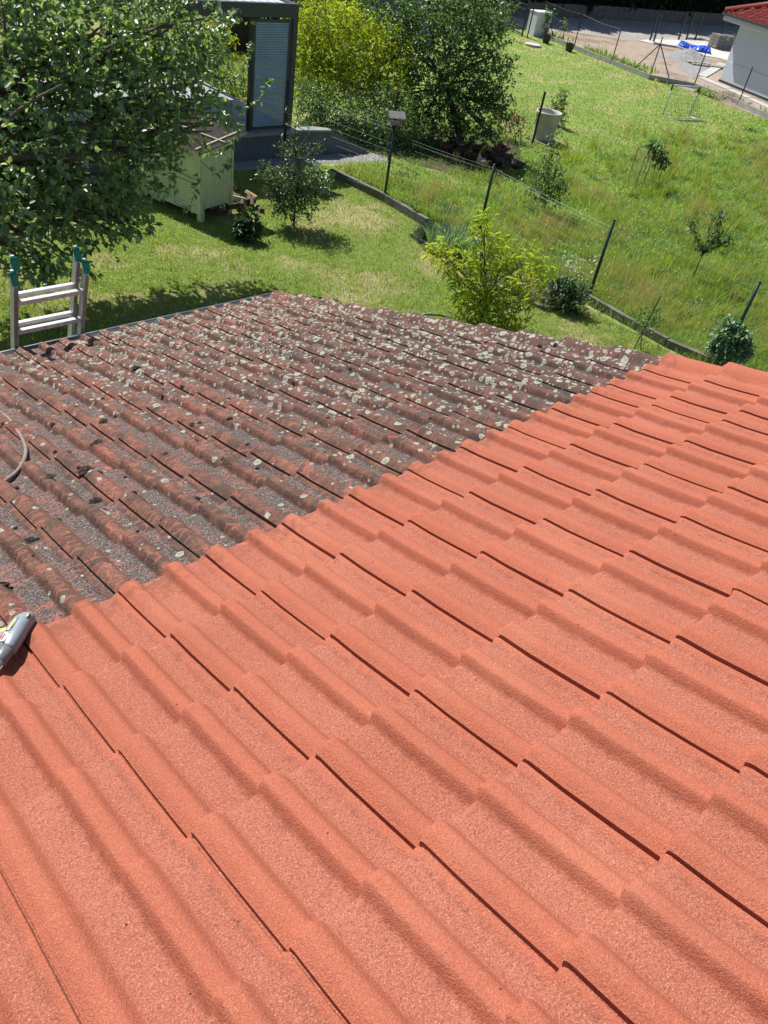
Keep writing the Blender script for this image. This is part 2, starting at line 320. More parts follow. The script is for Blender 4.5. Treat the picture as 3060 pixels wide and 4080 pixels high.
M['road'] = ground_mat('gravel_track_ground', ((0.36, 0.33, 0.31), (0.30, 0.28, 0.27), (0.42, 0.39, 0.36)), (0.6, 3, 20))
M['bare'] = ground_mat('dark_bare_soil', ((0.075, 0.07, 0.04), (0.06, 0.085, 0.03), (0.13, 0.10, 0.06)), (0.8, 4, 25))  # dark earth tone shared by the bed, yards and upper ground
M['paving'] = simple('pale_paving', (0.58, 0.57, 0.54), (0.46, 0.45, 0.43), 3, 0.85)

# ------------------------------------------------------------------ object helpers
def tag(o, label=None, cat=None, group=None, kind=None):
    if label: o['label'] = label
    if cat: o['category'] = cat
    if group: o['group'] = group
    if kind: o['kind'] = kind
    return o
def empty(name, loc, label, cat, group=None, rz=0.0):
    o = bpy.data.objects.new(name, None); C.objects.link(o); o.location = loc; o.rotation_euler = (0, 0, rz)
    o.empty_display_size = 0.1
    return tag(o, label, cat, group)
class MB:
    def __init__(s): s.v = []; s.f = []; s.inv = None
    def add(s, vs, fs):
        k = len(s.v); s.v += [tuple(v) for v in vs]; s.f += [tuple(i + k for i in f) for f in fs]; return s
    def box(s, lo, hi, mtx=None):
        (a, b, c), (d, e, f) = lo, hi
        vs = [Vector(v) for v in ((a, b, c), (d, b, c), (d, e, c), (a, e, c), (a, b, f), (d, b, f), (d, e, f), (a, e, f))]
        if mtx is not None: vs = [mtx @ v for v in vs]
        return s.add(vs, [(0, 3, 2, 1), (4, 5, 6, 7), (0, 1, 5, 4), (1, 2, 6, 5), (2, 3, 7, 6), (3, 0, 4, 7)])
    def beam(s, p, q, w, h=None, up=(0, 0, 1)):
        """rectangular bar from p to q"""
        p, q = Vector(p), Vector(q); h = h or w; d = (q - p).normalized(); up = Vector(up)
        if abs(d.dot(up)) > 0.98: up = Vector((0, 1, 0))
        x = d.cross(up).normalized(); y = x.cross(d).normalized()
        vs = [e + x * a * w / 2 + y * b_ * h / 2 for e in (p, q) for a, b_ in ((-1, -1), (1, -1), (1, 1), (-1, 1))]
        return s.add(vs, [(0, 1, 2, 3), (7, 6, 5, 4), (0, 4, 5, 1), (1, 5, 6, 2), (2, 6, 7, 3), (3, 7, 4, 0)])
    def tube(s, pts, r, n=8, cap=True):
        pts = [Vector(p) for p in pts]; rs = r if isinstance(r, (list, tuple)) else [r] * len(pts)
        vs = []; fs = []; px = None
        for i, p in enumerate(pts):
            d = (pts[min(i + 1, len(pts) - 1)] - pts[max(i - 1, 0)]).normalized()
            if px is None:
                up = Vector((0, 0, 1)) if abs(d.z) < 0.9 else Vector((1, 0, 0)); px = d.cross(up).normalized()
            else: px = (px - d * px.dot(d)).normalized()
            py = d.cross(px)
            vs += [p + (px * cos(2 * pi * k / n) + py * sin(2 * pi * k / n)) * rs[i] for k in range(n)]
        for i in range(len(pts) - 1):
            fs += [(i * n + k, i * n + (k + 1) % n, (i + 1) * n + (k + 1) % n, (i + 1) * n + k) for k in range(n)]
        if cap: fs += [tuple(range(n - 1, -1, -1)), tuple(range((len(pts) - 1) * n, len(pts) * n))]
        return s.add(vs, fs)
    def lathe(s, prof, n=24, c=(0, 0, 0)):
        vs = [(c[0] + r * cos(2 * pi * k / n), c[1] + r * sin(2 * pi * k / n), c[2] + z) for r, z in prof for k in range(n)]
        fs = [(i * n + k, i * n + (k + 1) % n, (i + 1) * n + (k + 1) % n, (i + 1) * n + k) for i in range(len(prof) - 1) for k in range(n)]
        return s.add(vs, fs)
    def mesh(s, name):
        me = bpy.data.meshes.new(name); me.from_pydata([tuple(v) for v in s.v], [], s.f); me.update(); return me
    def build(s, name, mat, parent=None, smooth_=False, loc=None, label=None, kind=None):
        me = s.mesh(name); me.materials.append(mat)
        if smooth_: me.shade_smooth()
        o = bpy.data.objects.new(name, me); C.objects.link(o)
        if parent is not None: o.parent = parent
        if loc is not None: o.location = loc
        if label: o['label'] = label
        if kind: o['kind'] = kind
        return o
def inst(src, name, parent=None, loc=None, rot=None, scale=None):
    o = bpy.data.objects.new(name, src.data); C.objects.link(o)
    if parent is not None: o.parent = parent
    if loc is not None: o.location = loc
    if rot is not None: o.rotation_euler = rot
    if scale is not None: o.scale = scale
    return o
def npmesh(name, V, F, mat, parent=None, loc=(0, 0, 0), smooth_=False, kind=None):
    """V (n,3), F (m,k) index array, all faces alike"""
    me = bpy.data.meshes.new(name); k = F.shape[1]
    me.vertices.add(len(V)); me.vertices.foreach_set('co', np.asarray(V, np.float32).ravel())
    me.loops.add(F.size); me.loops.foreach_set('vertex_index', F.astype(np.int32).ravel())
    me.polygons.add(len(F)); me.polygons.foreach_set('loop_start', np.arange(0, F.size, k, dtype=np.int32))
    me.polygons.foreach_set('loop_total', np.full(len(F), k, np.int32))
    me.update(calc_edges=True); me.materials.append(mat)
    if smooth_: me.shade_smooth()
    o = bpy.data.objects.new(name, me); C.objects.link(o)
    if parent is not None: o.parent = parent
    o.location = loc
    if kind: o['kind'] = kind
    return o
def unit(a): return a / np.maximum(np.linalg.norm(a, axis=1, keepdims=True), 1e-9)
def leaves(P, D, size, width, droop=0.25, jitter=0.9, six=False):
    """folded leaves: root points P, axis directions D"""
    n = len(P); D = unit(D + RNG.normal(0, jitter * 0.35, (n, 3)))
    U = unit(np.cross(D, RNG.normal(0, 1, (n, 3)) + np.array([0, 0, 0.0])))
    Nn = np.cross(D, U); flip = np.where(Nn[:, 2:] < 0, -1.0, 1.0); Nn *= flip
    # turn blades so that most faces look upward
    Nn = unit(Nn + np.array([0, 0, 0.8])); U = unit(np.cross(Nn, D)); Nn = np.cross(D, U)
    s = size * RNG.uniform(0.65, 1.25, (n, 1)); w_ = s * width
    mid = P + D * s * 0.48 ; tip = P + D * s - np.array([0, 0, 1.0]) * s * droop
    if not six:
        V = np.stack([P, mid + U * w_ / 2 + Nn * w_ * 0.22, tip, mid - U * w_ / 2 + Nn * w_ * 0.22], 1).reshape(-1, 3)
        i = np.arange(n)[:, None] * 4
        F = np.concatenate([i + np.array([0, 1, 2]), i + np.array([0, 2, 3])], 0)
        return V, F
    b1 = P + D * s * 0.30; b2 = P + D * s * 0.72 - np.array([0, 0, 1.0]) * s * droop * 0.4
    V = np.stack([P, b1 + U * w_ * 0.46 + Nn * w_ * 0.2, b2 + U * w_ * 0.40 + Nn * w_ * 0.16, tip, b2 - U * w_ * 0.40 + Nn * w_ * 0.16, b1 - U * w_ * 0.46 + Nn * w_ * 0.2], 1).reshape(-1, 3)
    i = np.arange(n)[:, None] * 6
    F = np.concatenate([i + np.array([0, 1, 2]), i + np.array([0, 2, 3]), i + np.array([0, 3, 4]), i + np.array([0, 4, 5])], 0)
    return V, F
def fill_blob(c, r, ntw, per, twig=0.22, flat=1.0, shell=0.5, up=0.3):
    """root points and directions for leaves carried on short twigs spread through one lobe"""
    n = ntw; d = unit(RNG.normal(0, 1, (n, 3)))
    rad = (shell + (1 - shell) * RNG.random((n, 1))) ** 0.7
    T = c + d * rad * r * np.array([1, 1, flat])
    # holes: drop twigs where a coarse wave says so
    k = 5.2 / max(r, 0.3)
    wv = np.sin(T[:, 0] * k + c[2] * 7) + np.sin(T[:, 1] * k * 1.13 + 2.1) + np.sin(T[:, 2] * k * 0.91 + c[0])
    T = T[wv < 1.35]; d = d[wv < 1.35]; n = len(T)
    tw = unit(d + np.array([0, 0, up]) + RNG.normal(0, 0.5, (n, 3)))
    s = np.linspace(0, 1, per)[None, :, None]
    P = (T[:, None, :] + tw[:, None, :] * s * twig * RNG.uniform(0.5, 1.3, (n, 1, 1))).reshape(-1, 3)
    D = unit(np.repeat(tw, per, 0) * 0.5 + RNG.normal(0, 0.8, (n * per, 3)))
    return P, D
def limb(mb, p, q, r0, r1, bend=0.12, n=6, sides=6):
    p, q = Vector(p), Vector(q); Ln = (q - p).length
    o = Vector(RNG.normal(0, bend * Ln, 3)); pts = []; rs = []
    for i in range(n):
        s = i / (n - 1); pts.append(p.lerp(q, s) + o * sin(pi * s) * 0.6 + Vector((0, 0, sin(pi * s) * bend * Ln * 0.3))); rs.append(r0 * (1 - s) + r1 * s)
    mb.tube(pts, rs, sides)
def plant(name, label, cat, base, lobes, lm, size, width, density, group=None, per=7, twig=0.2, droop=0.25, trunk=None, bark='bark', trunk_r=0.04, leafname='crown', shell=0.45, six=False, limbs=True, up=0.3, extra=None, trunk_top=None):
    """lobes: (px, py, radius_px, depth_offset) read off the photograph, set on the upright plane through base"""
    base = Vector(base); root = empty(name, base, label, cat, group)
    Vs, Fs, k = [], [], 0; centres = []
    for lb in lobes:
        px, py, rp = lb[:3]; off = lb[3] if len(lb) > 3 else 0.0
        X, dist = upright(px, py, base); n = np.array([base[0] - CAM[0], base[1] - CAM[1], 0]); n /= np.linalg.norm(n)
        X = X + ray(px, py) * off; dist += off
        r = rp * dist / FPX; X[2] = max(X[2], GZ + 0.6 * r)
        centres.append((X, r))
        P, D = fill_blob(X, r, max(8, int(density * r * r * 12)), per, twig, 1.0, shell, up)
        P = P[P[:, 2] > GZ + 0.02] if True else P
        D = D[:len(P)]
        V, F = leaves(P, D, size, width, droop, six=six)
        Vs.append(V); Fs.append(F + k); k += len(V)
    V = np.concatenate(Vs) - np.array(base); F = np.concatenate(Fs)
    o = npmesh(leafname, V, F, lm, root)
    if limbs:
        mb = MB(); top = trunk_top or (centres[0][0] * 0.5 + np.array(base) * 0.5)
        tt = Vector(top) - base
        limb(mb, (0, 0, -0.05), tt, trunk_r, trunk_r * 0.7, 0.05, 7, 8)
        for X, r in centres:
            limb(mb, tt, Vector(X) - base, trunk_r * 0.55, trunk_r * 0.15, 0.1, 6, 5)
            for _ in range(3):
                e = Vector(X) - base; limb(mb, tt.lerp(e, 0.6), e + Vector(RNG.normal(0, r * 0.5, 3)), trunk_r * 0.25, trunk_r * 0.08, 0.1, 5, 4)
        mb.build('trunk', M[bark], root, True)
    return root

# ================================================================== THE SETTING: ground
def sheet(name, pts, z, mat, sub=1):
    mb = MB(); mb.add([(p[0], p[1], z) for p in pts], [tuple(range(len(pts)))])
    o = mb.build(name, mat); tag(o, kind='structure'); return o
sheet('ground', [(-150, -150), (300, -150), (300, 300), (-150, 300)], GZ - 0.03, M['meadow'])
F1x = 11.72   # line of the garden fence
sheet('lawn', [(-14, -12), (F1x, -12), (F1x, 14.0), (17.0, 26.0), (21, 40), (-14, 40)], GZ, M['lawn'])
fa, fb = at(2060, 110), at(3060, 480)
fd = (fa - fb).normalized(); fn = Vector((fd.y, -fd.x, 0))
if fn.x < 0: fn = -fn
sheet('meadow', [(F1x, -12), (fb - fd * 22).to_tuple()[:2], (fa + fd * 3).to_tuple()[:2], (27, 30), (17, 26), (F1x, 14.0)], GZ + 0.004, M['meadow'])
e0, e1 = fb - fd * 30, fa + fd * 14
sheet('building_site_ground', [e0.to_tuple()[:2], (e0 + fn * 60).to_tuple()[:2], (e1 + fn * 60).to_tuple()[:2], e1.to_tuple()[:2]], GZ + 0.008, M['dirt'])
tr = [at(1960, 110), at(2300, 130), at(2520, 165), at(2620, 165), at(2900, 160), at(3060, 180)]
tr2 = [at(3060, 105), at(2600, 85), at(2190, 70), at(1990, 50)]
sheet('gravel_track', [p.to_tuple()[:2] for p in tr + tr2], GZ + 0.012, M['road'])
sheet('hen_yard_ground', [p.to_tuple()[:2] for p in (at(1640, 655), at(1990, 740), at(2090, 670), at(2060, 560), at(1700, 480), at(1480, 560))], GZ + 0.012, M['bare'])
sheet('planting_bed_soil', [p.to_tuple()[:2] for p in (at(1640, 935), at(1690, 1000), at(2060, 1210), at(2320, 1215), at(2340, 1195), at(1690, 885))], GZ + 0.010, M['bare'])
sheet('far_yard_ground', [p.to_tuple()[:2] for p in (at(1240, 200), at(2000, 130), at(1960, 20), at(1220, -20))], GZ + 0.010, M['bare'])

# ================================================================== THE TILED BUILDING UNDER THE CAMERA
house = empty('tiled_outbuilding', (0, 0, GZ), 'low outbuilding whose concrete tile roof is half washed orange and half dark with lichen', 'building')
slope = Matrix.Rotation(-PITCH, 4, 'X')
def sstep(a, b, x):
    x = min(1, max(0, (x - a) / (b - a))); return x * x * (3 - 2 * x)
def prof(x):
    """height, flatness, grooveness across one tile (0..0.294 m)"""
    if x < 0.088:
        h = 0.0125 + 0.0135 * sin(pi * min(1, x / 0.062) / 2) if x < 0.034 else 0.0300 * (1 - sstep(0.046, 0.081, x)) + 0.0005
        if x < 0.034: h = 0.011 + 0.0195 * sstep(-0.008, 0.028, x)
    elif x < 0.150: h = 0.0
    elif x < 0.236: h = 0.0310 * sstep(0.148, 0.170, x) ** .78 * (1 - sstep(0.196, 0.229, x))
    else: h = 0.0
    if x > 0.270: h += 0.0085 * sstep(0.268, 0.290, x) - 0.0105 * sstep(0.2935, 0.296, x)
    fl = 1 - min(1, h / 0.006) if x > 0.05 else 0.0
    gr = max(0, 1 - abs(x - 0.150) / 0.016) + max(0, 1 - abs(x - 0.272) / 0.018)
    return h, max(0, fl), min(1, gr)
def tile_mesh(name, mat, x0=0.0, x1=0.309, verge=False, seed=0):
    xs = sorted(set([0, .006, .014, .022, .030, .038, .046, .054, .062, .070, .078, .086, .094, .120, .144, .150, .153, .156, .159, .162, .165, .168, .172, .178, .186, .194, .202, .211, .220, .229, .238, .262, .270, .278,   .286, .290, .293, .297, .309]))
    xs = [x for x in xs if x0 - 1e-6 <= x <= x1 + 1e-6]
    half = x1 < .2 and not verge
    if half: xs = [x for x in xs if x <= .121] + [.134, .140, .143, .147, .159]
    if verge:
        xs = [x for x in xs if x <= .145]
        hs = [prof(x) for x in xs]
        for k in range(11):
            a = k / 10; xx = .150 + a * .150; hs.append((0.045 * sin(pi * min(1, a * 1.15) * 0.87) ** 0.8 if a < .9 else 0.018, 0, 0.0)); xs.append(xx)
        hs[-1] = (0.012, 0, 0)
        xs += [0.301, 0.302]; hs += [(-0.03, 0, 0), (-0.09, 0, 0)]
    else: hs = [prof(x + (.150 if half and x > .1 else 0)) for x in xs]
    rows = [(-GAUGE - 0.035, -0.005), (-GAUGE * 0.66, 0.006), (-GAUGE * 0.33, 0.0155), (-0.018, 0.0285), (-0.008, 0.0278), (-0.002, 0.0245), (0.0, 0.012), (0.0, -0.004)]
    r = random.Random(seed); vs = []; fa_ = []; ga = []
    for j, (y, z) in enumerate(rows):
        for i, x in enumerate(xs):
            jy = (r.uniform(-.003, .003) if j >= 3 else 0)
            vs.append((x, y + jy * (1 if j >= 3 else 0), z + hs[i][0] + (r.uniform(-.0005, .0005)))); fa_.append(hs[i][1]); ga.append(hs[i][2])
    n = len(xs); fs = [(j * n + i, j * n + i + 1, (j + 1) * n + i + 1, (j + 1) * n + i) for j in range(len(rows) - 1) for i in range(n - 1)]
    # left lip: a short drop that casts the dark slot line
    k = len(vs)
    for j, (y, z) in enumerate(rows): vs.append((xs[0] + 0.001, y, z - 0.008)); fa_.append(0); ga.append(1)
    fs += [(j * n, (j + 1) * n, k + j + 1, k + j) for j in range(len(rows) - 1)]
    me = bpy.data.meshes.new(name); me.from_pydata(vs, [], fs); me.update(); me.materials.append(mat)
    for nm, arr in (('flat', fa_), ('groove', ga)):
        a = me.attributes.new(nm, 'FLOAT', 'POINT'); a.data.foreach_set('value', np.array(arr, np.float32))
    me.shade_smooth()
    me.set_sharp_from_angle(angle=radians(50)) if hasattr(me, 'set_sharp_from_angle') else None
    return me
variants = {}
for kind in ('clean', 'dirty'):
    for shape in ('full', 'half', 'verge'):
        variants[kind, shape] = [tile_mesh('roof_tile', M[kind], 0, 0.159 if shape == 'half' else 0.309, shape == 'verge', s) for s in range(4 if shape == 'full' else 2)]
cols = [(s, 'full') for s in range(-5, 8)] + [(8, 'half'), (8.5, 'full'), (9.5, 'verge')]
tile_r = random.Random(5)
J0, J1 = -11, 6
for j in range(J0, J1 + 1):
    for s, shape in cols:
        kind = 'clean' if j >= 0 else 'dirty'
        me = tile_r.choice(variants[kind, shape])
        o = bpy.data.objects.new('roof_tile', me); C.objects.link(o); o.parent = house
        loc = Matrix.Translation((s * TW + tile_r.uniform(-.0012, .0012), -j * GAUGE + tile_r.uniform(-.003, .003), tile_r.uniform(-.001, .001)))
        o.matrix_local = Matrix.Translation((0, 0, -GZ)) @ slope @ loc @ Matrix.Rotation(radians(tile_r.uniform(-.28, .28)), 4, 'Z') @ Matrix.Rotation(radians(tile_r.uniform(-.25, .25)), 4, 'Y')
        if j == 0 and s in (3,): pass
YE = -J0 * GAUGE          # eave, down the slope
def on_slope(x, y, z=0.0): return slope @ Vector((x, y, z))
hb = Matrix.Translation((0, 0, -GZ))
# timber deck under the tiles and the verge board
mb = MB(); mb.box((-1.55, -2.75, -0.085), (10.5 * TW - 0.03, YE - 0.06, -0.035), slope); o = mb.build('roof_deck', M['bark_dark'], house); o.location = (0, 0, -GZ)
mb = MB(); mb.box((10.5 * TW - 0.06, -2.75, -0.22), (10.5 * TW - 0.035, YE - 0.03, -0.03), slope); o = mb.build('verge_board', M['bark_dark'], house); o.location = (0, 0, -GZ)
ridge = on_slope(0, -2.75)
mb = MB(); mb.add([(-1.55, ridge.y, ridge.z - .02), (3.1, ridge.y, ridge.z - .02), (3.1, ridge.y - 3, ridge.z - 1.03), (-1.55, ridge.y - 3, ridge.z - 1.03)], [(0, 1, 2, 3)])
o = mb.build('rear_slope', M['clean'], house); o.location = (0, 0, -GZ)
ev = on_slope(0, YE)
mb = MB(); yb = ev.y - 0.35
mb.add([(-1.4, yb, 0), (2.95, yb, 0), (2.95, ridge.y - 2.8, 0), (-1.4, ridge.y - 2.8, 0), (-1.4, yb, ev.z - GZ - .05), (2.95, yb, ev.z - GZ - .05), (2.95, ridge.y, ridge.z - GZ - .12), (-1.4, ridge.y, ridge.z - GZ - .12), (2.95, ridge.y - 2.8, ridge.z - GZ - 1.1), (-1.4, ridge.y - 2.8, ridge.z - GZ - 1.1)],
       [(0, 1, 5, 4), (1, 2, 8, 6, 5), (3, 0, 4, 7, 9), (2, 3, 9, 8)])
mb.build('wall', M['white_wall'], house)
# half-round gutter along the eave
gy, gz, gr_ = ev.y + 0.055, ev.z - 0.012, 0.062
g_ = MB(); xs = [-1.6, 10.5 * TW + 0.03]
def gut(r, rev):
    vs = []; 
    for x in xs:
        for k in range(13):
            a = pi + pi * k / 12; vs.append((x, gy - cos(a) * r * -1, gz - GZ + sin(a) * r))
    fs = [(k, k + 1, 14 + k, 13 + k) if not rev else (k + 1, k, 13 + k, 14 + k) for k in range(12)]
    g_.add(vs, fs)
gut(gr_, False); gut(gr_ - 0.003, True)
gutter = g_.build('gutter', M['zinc'], house, True)
mb = MB(); mb.tube([(xs[0], gy + gr_, gz - GZ), (xs[1], gy + gr_, gz - GZ)], 0.0085, 8); mb.build('gutter_bead', M['zinc'], house, True)
mb = MB(); mb.add([(xs[1], gy + cos(pi + pi * k / 12) * gr_, gz - GZ + sin(pi + pi * k / 12) * gr_) for k in range(13)], [tuple(range(13))]); mb.build('gutter_end', M['zinc'], house)
for x in (-0.9, 0.05, 1.12, 2.2, 2.9):
    mb = MB(); mb.beam((x, gy - gr_ - .01, gz - GZ + .004), (x, gy + gr_ + .01, gz - GZ + .004), .024, .004); mb.build('gutter_bracket', M['zinc'], house)
# moss clumps left on the unwashed tiles
def clump_mesh(seed):
    r = np.random.default_rng(seed); mb = MB(); n = 9; rings = 5
    for i in range(1, rings):
        a = pi / 2 * i / rings
    vs = []; fs = []
    for i in range(rings):
        a = (pi / 2) * i / (rings - 1)
        for k in range(n):
            q = 1 + r.uniform(-.32, .32); vs.append((cos(a) * cos(2 * pi * k / n) * q, cos(a) * sin(2 * pi * k / n) * q, sin(a) * (0.75 + r.uniform(-.25, .25))))
    for i in range(rings - 1): fs += [(i * n + k, i * n + (k + 1) % n, (i + 1) * n + (k + 1) % n, (i + 1) * n + k) for k in range(n)]
    fs.append(tuple((rings - 1) * n + k for k in range(n)))
    mb.add(vs, fs); me = mb.mesh('moss_clump'); me.materials.append(M['moss']); return me
clumps = [clump_mesh(s) for s in range(6)]
def surf(x, y):
    """tile surface height above the roof plane at slope coordinates x, y"""
    s = x / TW; k = (s - math.floor(s)) if s < 8 else ((s - 8) if s < 8.5 else (s - 8.5) - math.floor(s - 8.5))
    f = (y / GAUGE) % 1.0
    return prof(min(k * TW, .292))[0] + 0.0245 * f
def slope_at(px, py):
    d = ray(px, py); n = np.array([0, sin(PITCH), cos(PITCH)]); k = ((-CAM + n * 0.012) @ n) / (d @ n)
    X = CAM + k * d; return X[0], X[1] * cos(PITCH) - X[2] * sin(PITCH)
seen = [(262, 1570, 16), (545, 1482, 17), (420, 1708, 18), (215, 1712, 10), (395, 1798, 24), (640, 1560, 11), (730, 1555, 9), (650, 1590, 10), (415, 1620, 11), (460, 1662, 8), (310, 1650, 8), (225, 1820, 12), (278, 1830, 11), (345, 1895, 26), (370, 1903, 20), (205, 1920, 20), (320, 1885, 11), (405, 1915, 12), (62, 1950, 12), (105, 1982, 10), (380, 1992, 22), (366, 2000, 15), (540, 2000, 14), (625, 1960, 10), (680, 1955, 9), (785, 2000, 20), (860, 2017, 12), (815, 2042, 8), (665, 1840, 14), (800, 1710, 11), (770, 1713, 11), (783, 1780, 14), (895, 1848, 13), (990, 1790, 9), (1025, 1868, 10), (920, 1690, 14), (120, 2165, 26), (150, 2160, 16), (25, 2370, 24), (50, 2360, 14), (230, 2065, 10), (365, 2040, 10), (420, 2042, 12), (545, 2110, 9), (660, 2088, 12), (915, 1605, 9), (1080, 1690, 8), (1170, 1530, 9), (1415, 1370, 9), (1610, 1510, 10), (1545, 1678, 11), (1715, 1684, 11), (1200, 1702, 10), (1310, 1683, 7), (1030, 1538, 8), (1120, 1386, 7), (885, 1270, 9), (920, 1305, 8), (1340, 1590, 8), (1400, 1492, 7), (1935, 1373, 8), (2213, 1388, 12), (2150, 1380, 10), (2380, 1402, 12), (250, 2270, 7), (60, 2100, 9), (140, 2240, 7), (15, 1700, 9), (500, 1905, 8), (1255, 1790, 7), (1295, 1800, 7), (560, 1835, 7), (355, 1925, 8), (1830, 1425, 6), (1700, 1515, 6), (1490, 1455, 7)]
mr = random.Random(3)
for (px, py, rp) in seen:
    x, y = slope_at(px, py); X = on_slope(x, y, surf(x, y) - 0.001); dist = (X - Vector(CAM)).length; r = rp * dist / FPX * 0.9
    o = bpy.data.objects.new('moss_clump', mr.choice(clumps)); C.objects.link(o); o.parent = house
    o.matrix_local = Matrix.Translation((X.x, X.y, X.z - GZ)) @ slope.to_3x3().to_4x4() @ Matrix.Rotation(mr.uniform(0, 6), 4, 'Z') @ Matrix.Diagonal((r * mr.uniform(.8, 1.5), r * mr.uniform(.8, 1.2), r * mr.uniform(.6, .95), 1))

# ================================================================== LADDER against the gutter
LY, LZ, LEAN = gy + gr_ + 0.012, gz, radians(20)
ladder = empty('extension_ladder', (1.17, LY + (LZ - GZ) * math.tan(LEAN), GZ), 'two section aluminium extension ladder with green end caps leaning on the gutter', 'ladder')
lo = Vector(ladder.location)
def lp(x, s, dpt):  # s along the ladder from the gutter point, dpt away from the house
    return Vector((x, LY, LZ)) + Vector((0, -sin(LEAN), cos(LEAN))) * s + Vector((0, cos(LEAN), sin(LEAN))) * dpt - lo
smin = -(LZ - GZ) / cos(LEAN) + 0.02
def section(x0, x1, d0, top, front):
    for x in (x0, x1):
        o = MB(); o.beam(lp(x, smin if not front else smin, d0), lp(x, top, d0), 0.024, 0.058, up=(0, cos(LEAN), sin(LEAN)))
        rail = o.build('rail', M['alu'], ladder)
        fc = MB(); fc.beam(lp(x, smin, d0 - 0.031), lp(x, top - .035, d0 - 0.031), 0.026, 0.004, up=(0, cos(LEAN), sin(LEAN))); fc.build('rail_edge', M['alu_brown'], rail)
        # sloping ribbed cap
        cp = MB(); a, b_ = lp(x, top + 0.004, d0 - 0.030), lp(x, top + 0.050, d0 + 0.012)
        cp.beam(a, b_, 0.036, 0.022, up=(0, -sin(LEAN), cos(LEAN)))
        for k in range(9):
            p = a.lerp(b_, (k + .5) / 9); cp.box((p.x - .022, p.y - .0018, p.z - .014), (p.x + .022, p.y + .0018, p.z + .0185))
        cap = cp.build('end_cap', M['green_plastic'], ladder)
        tk = MB(); tk.beam(lp(x, top - .02, d0 + .02), lp(x, top + .070, d0 + .030), .020, .014, up=(0, cos(LEAN), sin(LEAN))); tk.build('rail_tip', M['alu'], rail)
    k = 0; s = 0.40
    while s > smin + .1:
        r_ = MB(); a, b_ = lp(x0 + .012, s, d0), lp(x1 - .012, s, d0); up = (0, -sin(LEAN - .3), cos(LEAN - .3))
        r_.beam(a, b_, 0.032, 0.030, up=up); r_.build('rung', M['rung'], ladder); s -= 0.275; k += 1
section(0.945, 1.425, 0.032, 0.595, True)
section(0.978, 1.392, 0.100, 0.65, False)
for x in (0.94, 1.42):
    mb = MB(); mb.beam(lp(x, smin - .02, .03), lp(x, smin + .08, .03), .034, .07, up=(0, 1, 0)); mb.build('foot', M['dark_plastic'], ladder)

# ================================================================== PRESSURE WASHER GUN AND HOSE lying on the tiles
def sp(px, py, hgt):  # point hgt above the roof plane seen at px, py
    d = ray(px, py); n = np.array([0, sin(PITCH), cos(PITCH)]); k = ((-CAM + n * hgt) @ n) / (d @ n); return Vector(CAM + k * d)
nrm = Vector((0, sin(PITCH), cos(PITCH)))
g0 = sp(-10, 2600, 0.05)
gun = empty('pressure_washer_gun', g0, 'grey and yellow pressure washer gun lying where dirty tiles meet clean ones', 'spray gun')
ax = (sp(140, 2425, 0.075) - sp(26, 2590, 0.06)); Lg = ax.length; ax.normalize()
sx = ax.cross(nrm).normalized(); uz = sx.cross(ax).normalized()
gb = sp(26, 2590, 0.06)
def gpnt(a, s, u): return gb + ax * a + sx * s + uz * u - g0
GW = 1.12
def hull(mbx, secs, n=16, p=2.6):
    vs = []; fs = []; secs = [(a, s, u, ws * GW, wu * GW) for a, s, u, ws, wu in secs]
    for (a, s, u, ws, wu) in secs:
        for k in range(n):
            th = 2 * pi * k / n; cc, ss = cos(th), sin(th)
            vs.append(gpnt(a, s + ws * abs(cc) ** (2 / p) * (1 if cc > 0 else -1), u + wu * abs(ss) ** (2 / p) * (1 if ss > 0 else -1)))
    for i in range(len(secs) - 1): fs += [(i * n + k, i * n + (k + 1) % n, (i + 1) * n + (k + 1) % n, (i + 1) * n + k) for k in range(n)]
    fs += [tuple(range(n - 1, -1, -1)), tuple(range((len(secs) - 1) * n, len(secs) * n))]
    mbx.add(vs, fs)
mb = MB(); hull(mb, [(-.002, 0, 0, .017, .017), (.004, 0, 0, .0205, .020), (.04, -.003, .002, .024, .022), (.09, -.006, .003, .0245, .023), (.118, -.004, .003, .0225, .022), (.134, .000, .002, .0175, .019), (.142, .002, .001, .012, .015)])
body = mb.build('gun_body', M['grey_plastic'], gun, True)
mb = MB(); hull(mb, [(-.050, 0, 0, .0135, .0135), (-.046, 0, 0, .0165, .0165), (-.012, 0, 0, .0185, .0185), (-.004, 0, 0, .0185, .0185), (-.001, 0, 0, .0165, .0165)], p=2.0); mb.build('collar', M['mid_plastic'], gun, True)
mb = MB(); hull(mb, [(-.115, .001, -.002, .010, .010), (-.110, .001, -.002, .0155, .0155), (-.055, 0, 0, .0165, .0165), (-.0505, 0, 0, .0150, .0150)], p=2.0); tb = mb.build('lance_tube', M['mid_plastic'], gun, True)
for a in range(5):
    mb = MB(); th = a * 2 * pi / 5; mb.beam(gpnt(-.105, cos(th) * .0162, sin(th) * .0162), gpnt(-.062, cos(th) * .0170, sin(th) * .0170), .0055, .003, up=tuple(uz)); mb.build('grip_rib', M['alu'], tb)
mb = MB(); mb.tube([gpnt(-.115, 0, -.002), gpnt(-.45, -.004, -.012)], .006, 10); mb.build('lance_pipe', M['alu'], gun, True)
